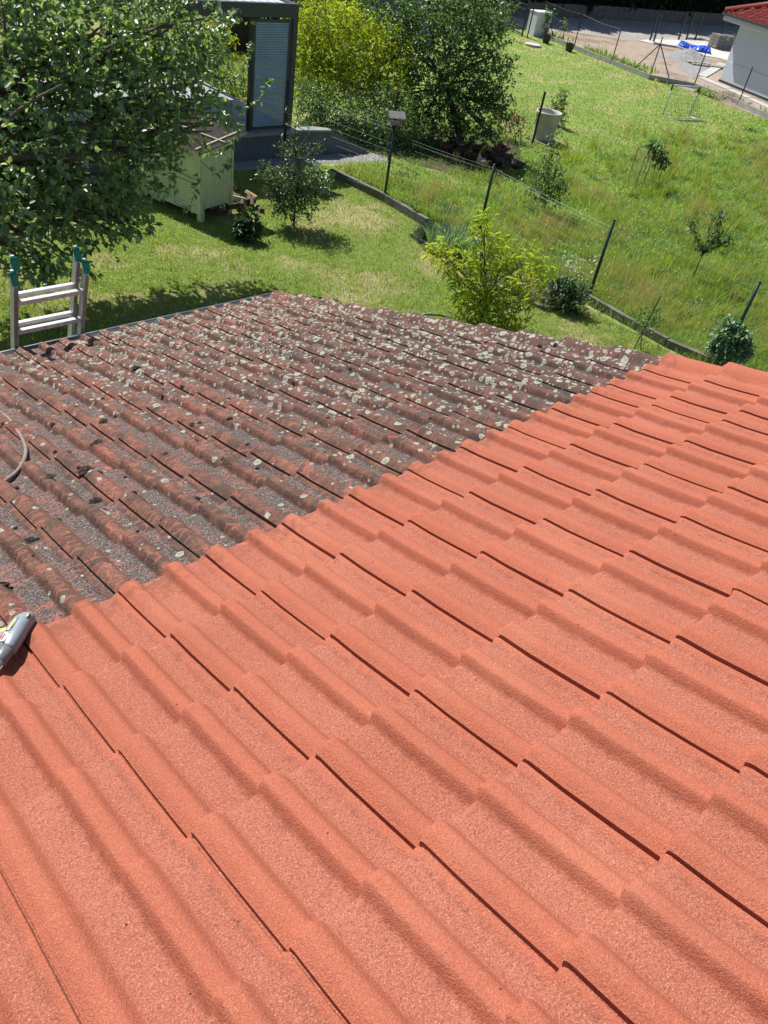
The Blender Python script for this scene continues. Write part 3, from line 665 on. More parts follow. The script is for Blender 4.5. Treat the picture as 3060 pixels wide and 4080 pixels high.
# handle: yellow grip bending off to the side
mb = MB(); mb.tube([gpnt(.083, -.016, .004), gpnt(.066, -.040, .006), gpnt(.056, -.065, .004), gpnt(.052, -.10, 0), gpnt(.050, -.15, -.006)], [.011, .0125, .014, .0145, .014], 12); mb.build('handle', M['yellow_plastic'], gun, True)
mb = MB(); mb.tube([gpnt(.060, -.022, .003), gpnt(.046, -.042, .004), gpnt(.038, -.07, .002), gpnt(.034, -.15, -.008)], [.012, .012, .011, .010], 10); mb.build('handle_inlay', M['grey_plastic'], gun, True)
mb = MB(); mb.tube([gpnt(.018, -.022, 0), gpnt(.012, -.045, 0), gpnt(.020, -.075, -.002)], [.006, .006, .005], 8); mb.build('trigger', M['dark_plastic'], gun, True)
def plate(name, a0, a1, s0, s1, u, mat, parent, th=.0012):
    u += .0027
    mb = MB(); vs = [gpnt(a, s, uu) for uu in (u, u + th) for a, s in ((a0, s0), (a1, s0), (a1, s1), (a0, s1))]
    mb.add(vs, [(0, 3, 2, 1), (4, 5, 6, 7), (0, 1, 5, 4), (1, 2, 6, 5), (2, 3, 7, 6), (3, 0, 4, 7)]); return mb.build(name, mat, parent)
plate('name_strip', .050, .100, -.0145, -.0085, .0247, M['yellow_plastic'], body)
plate('name_strip_back', .048, .102, -.0170, -.0025, .0240, M['mid_plastic'], body, .001)
def letter(ch, a, s, hgt, u, mat, parent):
    st = {'K': [(0, 0, 0, 1), (0, .5, .6, 1), (0, .5, .6, 0)], 'A': [(0, 0, .3, 1), (.3, 1, .6, 0), (.12, .4, .48, .4)], 'R': [(0, 0, 0, 1), (0, 1, .6, .95), (.6, .95, .6, .55), (.6, .55, 0, .5), (.1, .5, .6, 0)], 'C': [(.6, 1, 0, 1), (0, 1, 0, 0), (0, 0, .6, 0)], 'H': [(0, 0, 0, 1), (.6, 0, .6, 1), (0, .5, .6, .5)], 'E': [(0, 0, 0, 1), (0, 1, .6, 1), (0, .5, .5, .5), (0, 0, .6, 0)]}[ch]
    mb = MB()
    for x0, y0, x1, y1 in st: mb.beam(gpnt(a + x0 * hgt, s + (y0) * hgt, u), gpnt(a + x1 * hgt, s + y1 * hgt, u), hgt * .2, .0006, up=tuple(uz))
    mb.build('letter', mat, parent)
for k, ch in enumerate('KARCHER'): letter(ch, .0995 - k * .0067, -.0075, -.0046 * -1, .0288, M['dark_plastic'], body)
plate('sticker', .006, .044, -.0165, -.002, .0222, M['white_label'], body)
plate('sticker_print', .012, .036, -.0150, -.0095, .0232, M['red_label'], body)
plate('rear_badge', .108, .126, .0075, .0175, .0175, M['dark_plastic'], body, .004)
plate('badge_print', .111, .123, .0100, .0155, .0213, M['yellow_plastic'], body, .001)
for a, s in ((.004, -.002), (.132, -.004), (.046, .009)):
    mb = MB(); mb.tube([gpnt(a, s, .0165), gpnt(a, s, .0232 if a < .1 else .0205)], .0026, 10); mb.build('screw', M['dark_plastic'], body)
hp = []
for (px, py, h) in [(-260, 1560, .03), (-60, 1618, .033), (20, 1655, .035), (62, 1705, .036), (92, 1755, .035), (103, 1800, .036), (88, 1850, .037), (55, 1890, .036), (5, 1925, .034), (-80, 1965, .03), (-300, 2060, .03)]: hp.append(sp(px, py, h))
def smooth_path(P, n=6):
    out = []
    for i in range(len(P) - 1):
        p0, p1, p2, p3 = P[max(i - 1, 0)], P[i], P[i + 1], P[min(i + 2, len(P) - 1)]
        for k in range(n):
            s = k / n; out.append(0.5 * ((2 * p1) + (-p0 + p2) * s + (2 * p0 - 5 * p1 + 4 * p2 - p3) * s * s + (-p0 + 3 * p1 - 3 * p2 + p3) * s ** 3))
    out.append(P[-1]); return out
mb = MB(); mb.tube(smooth_path(hp), .0085, 12)
tag(mb.build('pressure_hose', M['hose'], None, True), 'brown rubber pressure hose curving over the unwashed tiles', 'hose')
gp_ = [Vector(p) for p in (at(1655, 1285), at(1668, 1262, GZ + .25), at(1700, 1254, GZ + .33), at(1760, 1258, GZ + .27), at(1805, 1272, GZ + .10), at(1850, 1300, GZ + .03))]
mb = MB(); mb.tube(smooth_path(gp_), .014, 8)
tag(mb.build('garden_hose', M['green_hose'], None, True), 'dark green garden hose arching up from the lawn behind the roof edge', 'hose')

# ================================================================== KERB AND GARDEN FENCE
def kerb(name, label, pts, w_, h, seg, mat, part, z=GZ):
    p0 = Vector(pts[0]); root = empty(name, p0, label, 'kerb')
    for a, b_ in zip(pts[:-1], pts[1:]):
        a, b_ = Vector(a), Vector(b_); n = max(1, round((b_ - a).length / seg)); d = (b_ - a) / n
        for k in range(n):
            p = a + d * k + d * .006; q = a + d * (k + 1) - d * .006; jz = random.uniform(-.012, .012); off = Vector((random.uniform(-.01, .01), random.uniform(-.01, .01), 0))
            mb = MB(); mb.beam(p + off - p0 + Vector((0, 0, h / 2 - .04 + jz)), q + off - p0 + Vector((0, 0, h / 2 - .04 - jz)), w_, h + .08); mb.build(part, mat, root)
    return root
kerb('concrete_kerb', 'weathered concrete kerb under the fence beside the small fruit tree', [at(1318, 698), at(1535, 805), at(1700, 905)], .10, .17, 1.1, M['concrete'], 'kerb_stone')
kerb('concrete_kerb', 'weathered concrete kerb under the fence behind the roof corner', [at(2330, 1198), at(2650, 1380), at(2850, 1470), at(3060, 1600)], .10, .15, 1.1, M['concrete'], 'kerb_stone')
kerb('bed_edging', 'low curved edging stones on the lawn side of the planting bed', [at(1636, 940), at(1665, 962), at(1715, 985), at(2000, 1160), at(2120, 1215), at(2180, 1240)], .06, .07, .5, M['concrete'], 'edging_stone')

def wire_grid(mb, p, q, h0, h1, dx, hs, r):
    p, q = Vector(p), Vector(q); Ln = (q - p).length; n = int(Ln / dx)
    for k in range(n + 1):
        a = p.lerp(q, k / n); mb.tube([a + Vector((0, 0, h0)), a + Vector((0, 0, h1))], r, 3, False)
    for h in hs: mb.tube([p + Vector((0, 0, h)), q + Vector((0, 0, h))], r, 3, False)
def sag(p, q, s, n=8): return [Vector(p).lerp(Vector(q), k / n) - Vector((0, 0, s * sin(pi * k / n))) for k in range(n + 1)]
posts = [at(1130, 640), at(1530, 800), at(1905, 945), at(2340, 1200), at(2865, 1466)]
posts.append(posts[-1] + (posts[-1] - posts[-2]))
hts = [1.68, 1.58, 1.45, 1.52, 1.54, 1.5]
gf = empty('garden_fence', posts[0], 'long wire mesh garden fence on dark green posts between lawn and meadow', 'fence')
o0 = posts[0]
for p, h in zip(posts, hts):
    q = p - o0; mb = MB(); mb.tube([q, q + Vector((0, 0, h))], .029, 10); pst = mb.build('fence_post', M['post'], gf, True)
    mb = MB(); mb.lathe([(.0265, 0), (.0265, .02), (.012, .03), (.0, .03)], 10, (q.x, q.y, q.z + h)); mb.build('post_cap', M['post'], pst, True)
for i in range(len(posts) - 1):
    a, b_ = posts[i] - o0, posts[i + 1] - o0; h = min(hts[i], hts[i + 1])
    mb = MB(); wire_grid(mb, a, b_, .16, h - .12, .10, [.16, .3, .45, .6, .75, .9, 1.05, 1.2, h - .12], .0012); mb.build('wire_mesh', M['mesh_wire'], gf)
    for k, z in enumerate((h - .05, h - .10, .95, .5)):
        mb = MB(); mb.tube(sag(a + Vector((0, 0, z)), b_ + Vector((0, 0, z - .02 * k)), .02 + .01 * k), .0019 if k < 2 else .0012, 4); mb.build('tension_wire', M['wire'], gf)
# hen yard fence running back from the pergola
hy = [at(1155, 570), at(1548, 640), at(1880 - 185, 560)]
hen_p = [Vector((11.6, 14.9, GZ)), at(1548, 640), at(2120, 575)]
hf = empty('hen_yard_fence', hen_p[1], 'chain link hen yard fence on black posts around the dark tree', 'fence')
o0 = hen_p[1]
hh = [1.7, 1.57, 1.40]
for p, h in zip(hen_p, hh):
    q = p - o0; mb = MB(); mb.beam(q, q + Vector((0, 0, h)), .045); mb.build('fence_post', M['black_post'], hf)
for (a, b_, h) in ((hen_p[0], hen_p[1], 1.5), (hen_p[1] + (hen_p[2] - hen_p[1]) * .45, hen_p[2], 1.3)):
    a, b_ = a - o0, b_ - o0; mb = MB(); Ln = (b_ - a).length; n = int((Ln + h) / .14); d = (b_ - a).normalized()
    for k in range(n):                                   # diamond mesh
        for sgn in (1, -1):
            s0, s1 = k * .14 - h, k * .14
            t0, t1 = max(0, s0), min(Ln, s1)
            if t1 <= t0: continue
            z0, z1 = (t0 - s0), (t1 - s0)
            if sgn < 0: z0, z1 = h - z0, h - z1
            mb.tube([a + d * t0 + Vector((0, 0, z0)), a + d * t1 + Vector((0, 0, z1))], .0012, 3, False)
    mb.build('chain_link', M['mesh_wire'], hf)
    for z in (h, h * .6, h * .2):
        mb = MB(); mb.tube(sag(a + Vector((0, 0, z)), b_ + Vector((0, 0, z)), .02), .0026, 4); mb.build('tension_wire', M['wire'], hf)
mb = MB(); qd = hen_p[2] - o0; mb.tube([qd + Vector((0, 0, .75)), qd + Vector((-.55, .12, .02))], .006, 6); mb.build('brace_rod', M['post'], hf)

# ---- bird feeder on the second post
fp = posts[1] + Vector((0, 0, hts[1]))
bf = empty('bird_feeder', fp, 'small weathered wooden bird feeder with pitched roof on top of a fence post', 'bird feeder', rz=radians(-28)); bf.scale = (.88, .88, .88)
mb = MB(); mb.box((-.15, -.11, .0), (.15, .11, .02)); mb.build('tray', M['greywood'], bf)
mb = MB(); mb.box((-.15, -.11, .02), (.15, -.098, .045)); mb.box((-.15, .098, .02), (.15, .11, .045)); mb.build('tray_rim', M['greywood'], bf)
for sx_ in (-.13, .13):
    for sy in (-.09, .09): mb = MB(); mb.box((sx_ - .009, sy - .009, .02), (sx_ + .009, sy + .009, .17)); mb.build('corner_post', M['greywood'], bf)
for sgn in (-1, 1):
    for k in range(3):
        x0, x1 = -.20 + k * .134, -.20 + (k + 1) * .134 - .003
        mb = MB(); vs = [(x, y, z) for dz in (0, .012) for x, y, z in ((x0, 0, .275 + dz), (x1, 0, .275 + dz), (x1, sgn * .155, .155 + dz), (x0, sgn * .155, .155 + dz))]
        mb.add(vs, [(0, 1, 2, 3), (7, 6, 5, 4), (0, 4, 5, 1), (1, 5, 6, 2), (2, 6, 7, 3), (3, 7, 4, 0)]); mb.build('roof_board', M['greywood'], bf)
mb = MB(); mb.add([(-.14, -.12, .17), (-.14, .12, .17), (-.14, 0, .26), (-.13, -.12, .17), (-.13, .12, .17), (-.13, 0, .26)], [(0, 2, 1), (3, 4, 5)]); mb.add([(.14, -.12, .17), (.14, .12, .17), (.14, 0, .26)], [(0, 1, 2)]); mb.build('gable', M['greywood'], bf)

# ================================================================== PERGOLA ON ITS TERRACE
PB = 0.60
terr = empty('terrace', (11.35, 14.25, GZ), 'raised terrace with grey rendered plinth and pale slab under the pergola', 'terrace')
X1, Y1 = 0.0, 0.0; tw_, td_ = 6.6, 4.6
mb = MB(); mb.box((-tw_, 0, 0), (0, td_, PB - .07)); mb.build('plinth', M['plinth'], terr)
for i in range(8):
    for k in range(5):
        mb = MB(); a, b_ = -tw_ - .04 + i * (tw_ + .1) / 8, k * (td_ + .08) / 5 - .05
        mb.box((a, b_, PB - .07), (a + (tw_ + .1) / 8 - .008, b_ + (td_ + .08) / 5 - .008, PB + random.uniform(0, .003))); mb.build('terrace_slab', M['slab'], terr)
mb = MB()
rp_ = [(0.02, .12), (1.0, .02), (2.15, -.18)]
A = [(0.01, .10, 0), (2.15, -.35, 0), (2.15, -.35, .03), (1.0, -.10, PB - .02), (0.01, .10, PB - .02)]
B = [(x, y + .16, z) for x, y, z in A]
mb.add(A + B, [(0, 1, 2, 3, 4), (9, 8, 7, 6, 5), (4, 3, 8, 9), (3, 2, 7, 8), (2, 1, 6, 7)]); mb.build('ramp_wall', M['plinth'], terr)
mb = MB(); top = [(x, y, z) for x, y, z in ((0.01, .05, PB - .018), (1.0, -.15, PB - .018), (1.0, .02, PB - .018), (.7, .22, PB - .018), (0.01, .26, PB - .018))]
mb.add(top + [(x, y, PB - .06) for x, y, z in top], [(0, 1, 2, 3, 4), (0, 5, 6, 1), (1, 6, 7, 2)]); mb.build('ramp_top', M['slab'], terr)
perg = empty('louvred_pergola', (11.33, 14.35, GZ + PB), 'anthracite aluminium pergola with white louvred roof and a slatted blind', 'pergola')
H = 2.50; W_, D_ = 6.2, 4.0; bh = .26
for x, y in ((-.06, .06), (-W_ + .06, .06), (-.06, D_ - .06), (-W_ + .06, D_ - .06)):
    mb = MB(); mb.box((x - .06, y - .06, 0), (x + .06, y + .06, H - bh)); mb.build('post', M['anthracite'], perg)
for lo_, hi_ in (((-W_, -.0, H - bh), (0, .12, H)), ((-W_, D_ - .12, H - bh), (0, D_, H)), ((-.12, .122, H - bh), (0, D_ - .122, H)), ((-W_, .122, H - bh), (-W_ + .12, D_ - .122, H))):
    mb = MB(); mb.box(lo_, hi_); mb.build('roof_beam', M['anthracite'], perg)
for k in range(28):
    x = -.24 - k * .21
    mb = MB(); mb.beam((x, .13, H - .035), (x, D_ - .13, H - .035), .216, .022, up=(.12, 0, 1)); mb.build('roof_louvre', M['louvre'], perg)
bl = MB(); bx0, bx1 = -1.12, -.16
for lo_, hi_ in (((bx0, .03, .02), (bx0 + .06, .09, H - bh - .04)), ((bx1 - .05, .03, .02), (bx1, .09, H - bh - .04)), ((bx0 + .061, .03, .02), (bx1 - .051, .09, .07)), ((bx0 + .061, .03, H - bh - .09), (bx1 - .051, .09, H - bh - .04))):
    mb = MB(); mb.box(lo_, hi_); fr = mb.build('blind_frame', M['anthracite'], perg)
mb = MB(); mb.box((bx0 - .065, .02, .0), (bx0 - .003, .11, H - bh - .004)); mb.build('blind_post', M['black_post'], perg)
ns = 44; z0, z1 = .075, H - bh - .095
for k in range(ns):
    z = z0 + (z1 - z0) * (k + .5) / ns
    mb = MB(); hz = (z1 - z0) / ns; yy = [.050, .034, .031, .038, .056, .075]; zz = [.56, .36, .10, -.22, -.44, -.52]
    mb.add([(x, y_, z + q_ * hz) for x in (bx0 + .062, bx1 - .052) for y_, q_ in zip(yy, zz)], [(i, i + 1, 7 + i, 6 + i) for i in range(5)]); mb.build('blind_slat', M['blind'], perg)
for x in (bx0 + .2, bx1 - .2): mb = MB(); mb.box((x - .015, .045, H - bh - .04), (x + .015, .075, H - bh - .002)); mb.build('blind_hanger', M['alu'], perg)
# terrace furniture seen between the leaves
tb_ = empty('garden_table', (9.25, 16.6, GZ + PB), 'dark topped garden table with brown wooden legs under the pergola', 'table', rz=.25)
mb = MB(); mb.box((-.75, -.45, .70), (.75, .45, .75)); mb.build('tabletop', M['black_post'], tb_)
for x in (-.62, .62):
    for y in (-.36, .36): mb = MB(); mb.box((x - .03, y - .03, 0), (x + .03, y + .03, .70)); mb.build('leg', M['pallet'], tb_)
gr_o = empty('covered_grill', (8.15, 16.9, GZ + PB), 'black covered grill with side shelf beside the garden table', 'grill', rz=.3)
mb = MB(); mb.add([(-.5, -.32, .55), (.5, -.32, .55), (.5, .32, .55), (-.5, .32, .55), (-.5, -.32, .95), (.5, -.32, .95), (.5, .32, 1.15), (-.5, .32, 1.15)], [(0, 1, 5, 4), (1, 2, 6, 5), (2, 3, 7, 6), (3, 0, 4, 7), (4, 5, 6, 7), (0, 3, 2, 1)]); mb.build('hood', M['black_post'], gr_o)
mb = MB(); mb.box((.505, -.28, .80), (.98, .28, .84)); mb.build('side_shelf', M['anthracite'], gr_o)
for x in (-.42, .42):
    for y in (-.26, .26): mb = MB(); mb.box((x - .025, y - .025, 0), (x + .025, y + .025, .55)); mb.build('leg', M['black_post'], gr_o)
bn = empty('white_bench', (9.7, 15.25, GZ + PB), 'low white box bench on the terrace behind the pergola blind', 'bench')
mb = MB(); mb.box((-.45, -.18, .06), (.45, .18, .40)); mb.build('bench_box', M['white_wall'], bn)
mb = MB(); mb.box((-.48, -.21, .402), (.48, .21, .44)); mb.build('bench_top', M['white_wall'], bn)
# pebble strip at the foot of the plinth
def pebbles(name, area, n, size, mat, z=GZ, hfun=None):
    a = np.array([[p[0], p[1]] for p in area]); u = RNG.random((n, 2)); k = u[:, 0:1]; l = u[:, 1:2]
    P = (a[0] * (1 - k) + a[1] * k) * (1 - l) + (a[3] * (1 - k) + a[2] * k) * l
    s = size * RNG.uniform(.5, 1.2, n); rot = RNG.uniform(0, 6.28, n)
    base = np.array([[1, 0, 0], [0, 1, 0], [-1, 0, 0], [0, -1, 0], [.3, .2, .8], [-.5, -.3, .6]], float)
    tri = np.array([[0, 1, 4], [1, 2, 5], [1, 5, 4], [2, 3, 5], [3, 0, 4], [3, 4, 5]])
    V = base[None] * s[:, None, None] * RNG.uniform(.7, 1.3, (n, 6, 3)); c_, s_ = np.cos(rot)[:, None], np.sin(rot)[:, None]
    V = np.stack([V[..., 0] * c_ - V[..., 1] * s_, V[..., 0] * s_ + V[..., 1] * c_, V[..., 2]], -1)
    zz = np.zeros(n) if hfun is None else hfun(P)
    V += np.concatenate([P, (z + zz)[:, None]], 1)[:, None, :]
    F = (np.arange(n)[:, None, None] * 6 + tri[None]).reshape(-1, 3)
    return npmesh(name, V.reshape(-1, 3), F, mat, kind='stuff')
tag(pebbles('pebble_strip', [(4.7, 13.78), (11.38, 13.78), (11.38, 14.24), (4.7, 14.24)], 5000, .032, M['pebble']), 'white pebble strip along the foot of the terrace plinth', 'pebbles')
tag(pebbles('pebble_strip', [(11.40, 13.72), (13.75, 13.35), (13.6, 13.92), (11.40, 14.30)], 2400, .032, M['pebble']), 'white pebble strip widening beside the sloping ramp wall', 'pebbles')

# ================================================================== HUTCH, WOODPILE
hA, hB, hC_ = at(600, 745), at(800, 888), at(925, 850)
hut = empty('garden_hutch', hB, 'pale green boarded hutch on short legs with corrugated roof under the apple tree', 'hutch')
ex = (hC_ - hB); wx = ex.length; ex.normalize(); ey = Vector((-ex.y, ex.x, 0)); wy = 1.75
hut.rotation_euler = (0, 0, math.atan2(ex.y, ex.x))
leg, hb0, hb1 = .0, .24, 1.28
for x, y in ((.05, .05), (wx - .05, .05), (.05, wy - .05), (wx - .05, wy - .05)):
    mb = MB(); mb.box((x - .05, y - .05, 0), (x + .05, y + .05, .40)); mb.build('leg', M['cream'], hut)
nb = 7; bw = (wx - .10) / nb
for k in range(nb):
    mb = MB(); mb.box((.05 + k * bw + .003, .0, hb0), (.05 + (k + 1) * bw - .003, .02, hb1 + .14 * (k + .5) / nb)); mb.build('board', M['cream'], hut)
mb = MB(); mb.box((.03, .021, hb0), (wx - .03, wy - .02, hb1 - .02)); mb.build('carcass', M['cream'], hut)
for x in (0, wx - .05): mb = MB(); mb.box((x, -.012, hb0 - .02), (x + .048, -.001, hb1 + (.14 if x > 0 else 0))); mb.build('corner_trim', M['cream'], hut)
for y0 in (0.0, wy / 2 - .03, wy - .06): mb = MB(); mb.box((-.016, y0, hb0 - .02), (.029, y0 + .058, hb1)); mb.build('side_stile', M['cream'], hut)
for z in (hb0 - .02, .62, .70, hb1 - .08):
    for y0 in (.060, wy / 2 + .030): mb = MB(); mb.box((-.010, y0, z), (.029, y0 + wy / 2 - .092, z + .055)); mb.build('side_rail', M['cream'], hut)
mb = MB(); mb.box((-.03, -.02, hb0 - .09), (-.017, wy, hb0 + .0)); mb.build('skirt_board', M['cream'], hut)
# corrugated sheet roof, high side to the right
def rz_(x): return hb1 + .01 + (x + .12) * .14
cs = MB(); nx = 14; nyy = 72; vs = []
ya, yb_ = -.16, wy + .16
for i in range(2):
    for k in range(nyy * 2 + 1):
        y = ya + (yb_ - ya) * k / (nyy * 2); x = -.12 if i == 0 else wx + .22
        vs.append((x, y, rz_(x) + .018 + .011 * cos(k * pi / 1.5)))
n_ = nyy * 2 + 1; cs.add(vs, [(k, k + 1, n_ + k + 1, n_ + k) for k in range(n_ - 1)]); cs.add([(x, y, z - .008) for x, y, z in vs], [(k + 1, k, n_ + k, n_ + k + 1) for k in range(n_ - 1)])
cs.build('corrugated_roof', M['bitumen'], hut)
mb = MB(); mb.beam((-.1, .02, rz_(-.1) + .045), (wx + .18, .02, rz_(wx + .18) + .045), .035, .018); mb.build('roof_lath', M['lath'], hut)
mb = MB(); mb.beam((wx * .55, -.14, rz_(wx * .55) + .045), (wx * .55, wy, rz_(wx * .55) + .045), .035, .018); mb.build('roof_lath', M['lath'], hut)
mb = MB(); mb.beam((-.1, wy * .7, rz_(-.1) + .045), (wx * .3, wy * .7, rz_(wx * .3) + .045), .035, .018); mb.build('roof_lath', M['lath'], hut)
mb = MB(); mb.beam((wx + .0, .05, .30), (wx + .28, -.05, .22), .09, .03, up=(0, 1, .2)); mb.build('foot_board', M['cream'], hut)
cbl = MB(); cbl.tube([hut.matrix_world @ Vector((0, 0, 0)) * 0 + hB + ex * (wx + .16) + Vector((0, 0, 1.32)), at(985, 780)], .004, 5); tag(cbl.build('guy_line', M['wire']), 'thin pale guy line running from the hutch roof down to the grass', 'cord')
wp = at(962, 835); pile = empty('woodpile', wp, 'low heap of dark split firewood logs against the side of the hutch', 'woodpile')
wr = random.Random(8)
for k in range(26):
    x, y = wr.uniform(-.28, .32), wr.uniform(-.25, .75); lay = k // 9; z = .06 + lay * .085 - abs(x) * .05; a = wr.uniform(-.5, .5) + (.2 if lay % 2 else 1.2); Ln = wr.uniform(.2, .36); r = wr.uniform(.035, .06)
    d = Vector((cos(a), sin(a), wr.uniform(-.2, .2))); mb = MB(); mb.tube([Vector((x, y, z)) - d * Ln / 2, Vector((x, y, z)) + d * Ln / 2], [r, r * .9], wr.choice((5, 6, 7)))
    mb.build('log', M['darkwood'] if wr.random() < .75 else M['cutwood'], pile)
mb = MB()
for k in range(10):
    a = wr.uniform(0, 3); mb = MB(); p = Vector((wr.uniform(.1, wx - .15), wr.uniform(.05, .4), .05 + .07 * (k % 3))); d = Vector((cos(a), sin(a), 0)) * .15; mb.tube([p - d, p + d], .035, 6); o = mb.build('log', M['darkwood'] if k % 2 else M['greywood'], pile); o.matrix_parent_inverse = Matrix(); o.location = (hB + ex * 0) - wp; o.rotation_euler = (0, 0, math.atan2(ex.y, ex.x))

# ================================================================== MEADOW THINGS
bc = at(2160, 560); pl = empty('concrete_planter', bc, 'tall grey concrete ring planter standing open in the meadow', 'planter')
mb = MB(); mb.lathe([(.30, 0), (.36, .70), (.385, .715), (.385, .79), (.35, .79), (.34, .70), (.28, .3), (0, .3)], 36); mb.build('ring', M['new_concrete'], pl, True)
pl.scale = (.98, .98, 1.02)
sb = MB(); sb.box((-.45, -.5, 0), (.35, .3, .035)); o = sb.build('base_plate', M['concrete'], pl)
# small football goal
gA, gB, gC, gD = at(2640, 460), at(2745, 466), at(2793, 484), at(2700, 481)
gl = empty('football_goal', gA, 'small white tubular football goal with net on the meadow', 'goal')
gh = .98
q = lambda p, z=0: Vector(p) - gA + Vector((0, 0, z))
tl_, tr_ = q(gA, gh), q(gB, gh)
for a, b_, nm in ((q(gA), tl_, 'goal_post'), (q(gB), tr_, 'goal_post'), (tl_, tr_, 'crossbar'), (q(gA), q(gD), 'ground_bar'), (q(gB), q(gC), 'ground_bar'), (q(gD), q(gC), 'ground_bar')):
    mb = MB(); mb.tube([a + Vector((0, 0, .02)), b_ + Vector((0, 0, .02))], .027, 8); mb.build(nm, M['goal'], gl, True)
for a in (tl_, tr_): mb = MB(); mb.tube([a - Vector((0, 0, .14)), a + Vector((0, 0, .05))], .031, 8); mb.build('corner_joint', M['black_post'], gl, True)
net = MB(); bk = [q(gD, .02), q(gC, .02)]
for k in range(13):
    a = tl_.lerp(tr_, k / 12); b_ = bk[0].lerp(bk[1], k / 12); m_ = a.lerp(b_, .5) - Vector((0, 0, .08)) + (b_ - a) * .12; net.tube([a, m_, b_], .004, 3, False)
for k in range(1, 10):
    s = k / 10; f_ = lambda a, b_: a.lerp(b_, s) + (b_ - a) * .06 * sin(pi * s) - Vector((0, 0, .05 * sin(pi * s)))
    net.tube([f_(tl_, bk[0]), f_(tr_, bk[1])], .004, 3, False)
    net.tube([q(gA, gh * (1 - s)), f_(tl_, bk[0])], .004, 3, False); net.tube([q(gB, gh * (1 - s)), f_(tr_, bk[1])], .004, 3, False)
net.build('net', M['mesh_wire'], gl)
# manhole and pots
mh = empty('manhole_cover', at(2122, 184), 'round pale concrete manhole cover in the meadow grass', 'manhole cover')
mb = MB(); mb.lathe([(0, .10), (.36, .10), (.38, .085), (.38, .05), (.34, .05), (.34, 0)], 32); mb.build('lid', M['new_concrete'], mh)
for k, (px, py) in enumerate(((2173, 172), (2265, 205))):
    pt = empty('plant_pot', at(px, py), ('black plant pot nearer the white meter cabinet' if k == 0 else 'black plant pot at the foot of the far kerb fence post'), 'plant pot', 'black plant pots by the far kerb')
    mb = MB(); mb.lathe([(.15, 0), (.20, .28), (.22, .28), (.22, .33), (.19, .33), (.18, .25), (0, .25)], 20); mb.build('pot', M['dark_plastic'], pt)
    mb = MB(); mb.lathe([(.175, .262), (0, .27)], 12); mb.build('soil', M['bark_dark'], pt)
# wire cage round a sapling
cg0 = at(2590, 735); cage = empty('sapling_cage', cg0, 'square frame of thin stakes and mesh round a dark leaved sapling', 'plant cage')
cc_ = [at(2520, 765), at(2495, 722), at(2640, 720), at(2625, 770)]
cp_ = [p - cg0 for p in (at(2497, 728), at(2522, 770), at(2615, 745), at(2560, 705))]
for k, p in enumerate(cp_):
    mb = MB(); mb.tube([p, p + Vector((0, 0, .92))], .011, 6); mb.build('stake', M['rust_post'], cage)
    n_ = cp_[(k + 1) % 4]; mb = MB(); mb.tube([p + Vector((0, 0, .90)), n_ + Vector((0, 0, .90))], .009, 5); mb.build('top_rail', M['rust_post'], cage)
    mb = MB(); wire_grid(mb, p, n_, .1, .9, .09, [.1, .26, .42, .58, .74], .0016); mb.build('wire_mesh', M['mesh_wire'], cage)

# ================================================================== FAR KERB FENCE, GATE, SITE
kerb('far_kerb', 'long pale concrete kerb between meadow and building site', [at(1990, 78), at(2285, 198), at(2434, 257), at(2586, 318), at(2763, 352), at(2939, 421), at(3200, 545)], .06, .20, 2.5, M['far_kerb'], 'kerb_board')
ff = empty('far_fence', at(2284, 198), 'row of thin dark steel fence posts with a top wire along the far kerb', 'fence'); o0 = ff.location.copy()
fps = [((2145, 135), 1.45), ((2284, 198), 1.50), ((2434, 257), 1.45), ((2586, 316), 1.62), ((2763, 348), 1.32), ((2939, 419), 1.42), ((3105, 500), 1.45)]
prev = None
for (pp, h) in fps:
    p = at(*pp) - o0; mb = MB(); mb.tube([p, p + Vector((0, 0, h))], .026, 6); mb.build('fence_post', M['rust_post'] if pp[0] > 2400 else M['black_post'], ff)
    if prev is not None and pp[0] < 2500:
        mb = MB(); mb.tube(sag(prev, p + Vector((0, 0, h - .05)), .05), .002, 4); mb.build('tension_wire', M['wire'], ff)
        mb = MB(); wire_grid(mb, prev - Vector((0, 0, 1.3)), p, .05, 1.25, .22, [.05, .45, .85], .0022); mb.build('wire_mesh', M['mesh_wire'], ff)
    prev = p + Vector((0, 0, h - .05))
for a, b_, h in (((2586, 316), (2519, 279), 1.35), ((2586, 316), (2669, 324), 1.35), ((2145, 135), (2208, 160), 1.35)):
    mb = MB(); mb.tube([at(*a) - o0 + Vector((0, 0, h)), at(*b_) - o0], .022, 6); mb.build('brace', M['rust_post'], ff)
gt = empty('wire_gate', at(2079, 146), 'tall dark green steel gate with wire infill beside the white cabinet', 'gate'); o0 = gt.location.copy()
gps = [((2005, 112), 1.6), ((2043, 128), 1.6), ((2079, 146), 2.3), ((2100, 152), 2.1)]
for pp, h in gps: p = at(*pp) - o0; mb = MB(); mb.beam(p, p + Vector((0, 0, h)), .06 if pp[0] in (2079,) else .04); mb.build('gate_post', M['post'], gt)
a, b_ = at(2005, 112) - o0, at(2079, 146) - o0
for z in (.12, .85, 1.5): mb = MB(); mb.beam(a + Vector((0, 0, z)), b_ + Vector((0, 0, z)), .035); mb.build('gate_rail', M['post'], gt)
mb = MB(); wire_grid(mb, a, b_, .1, 1.5, .15, [.4, .6, 1.1, 1.3], .004); mb.build('gate_mesh', M['mesh_wire'], gt)
a2 = at(1900, 66) - o0; mb = MB(); wire_grid(mb, a2, a, .05, 1.4, .25, [.05, .5, .95, 1.4], .004); mb.build('gate_mesh', M['mesh_wire'], gt)
cb = empty('meter_cabinet', at(2140, 143), 'white rectangular meter cabinet beyond the far fence beside the gate', 'cabinet', rz=-.15)
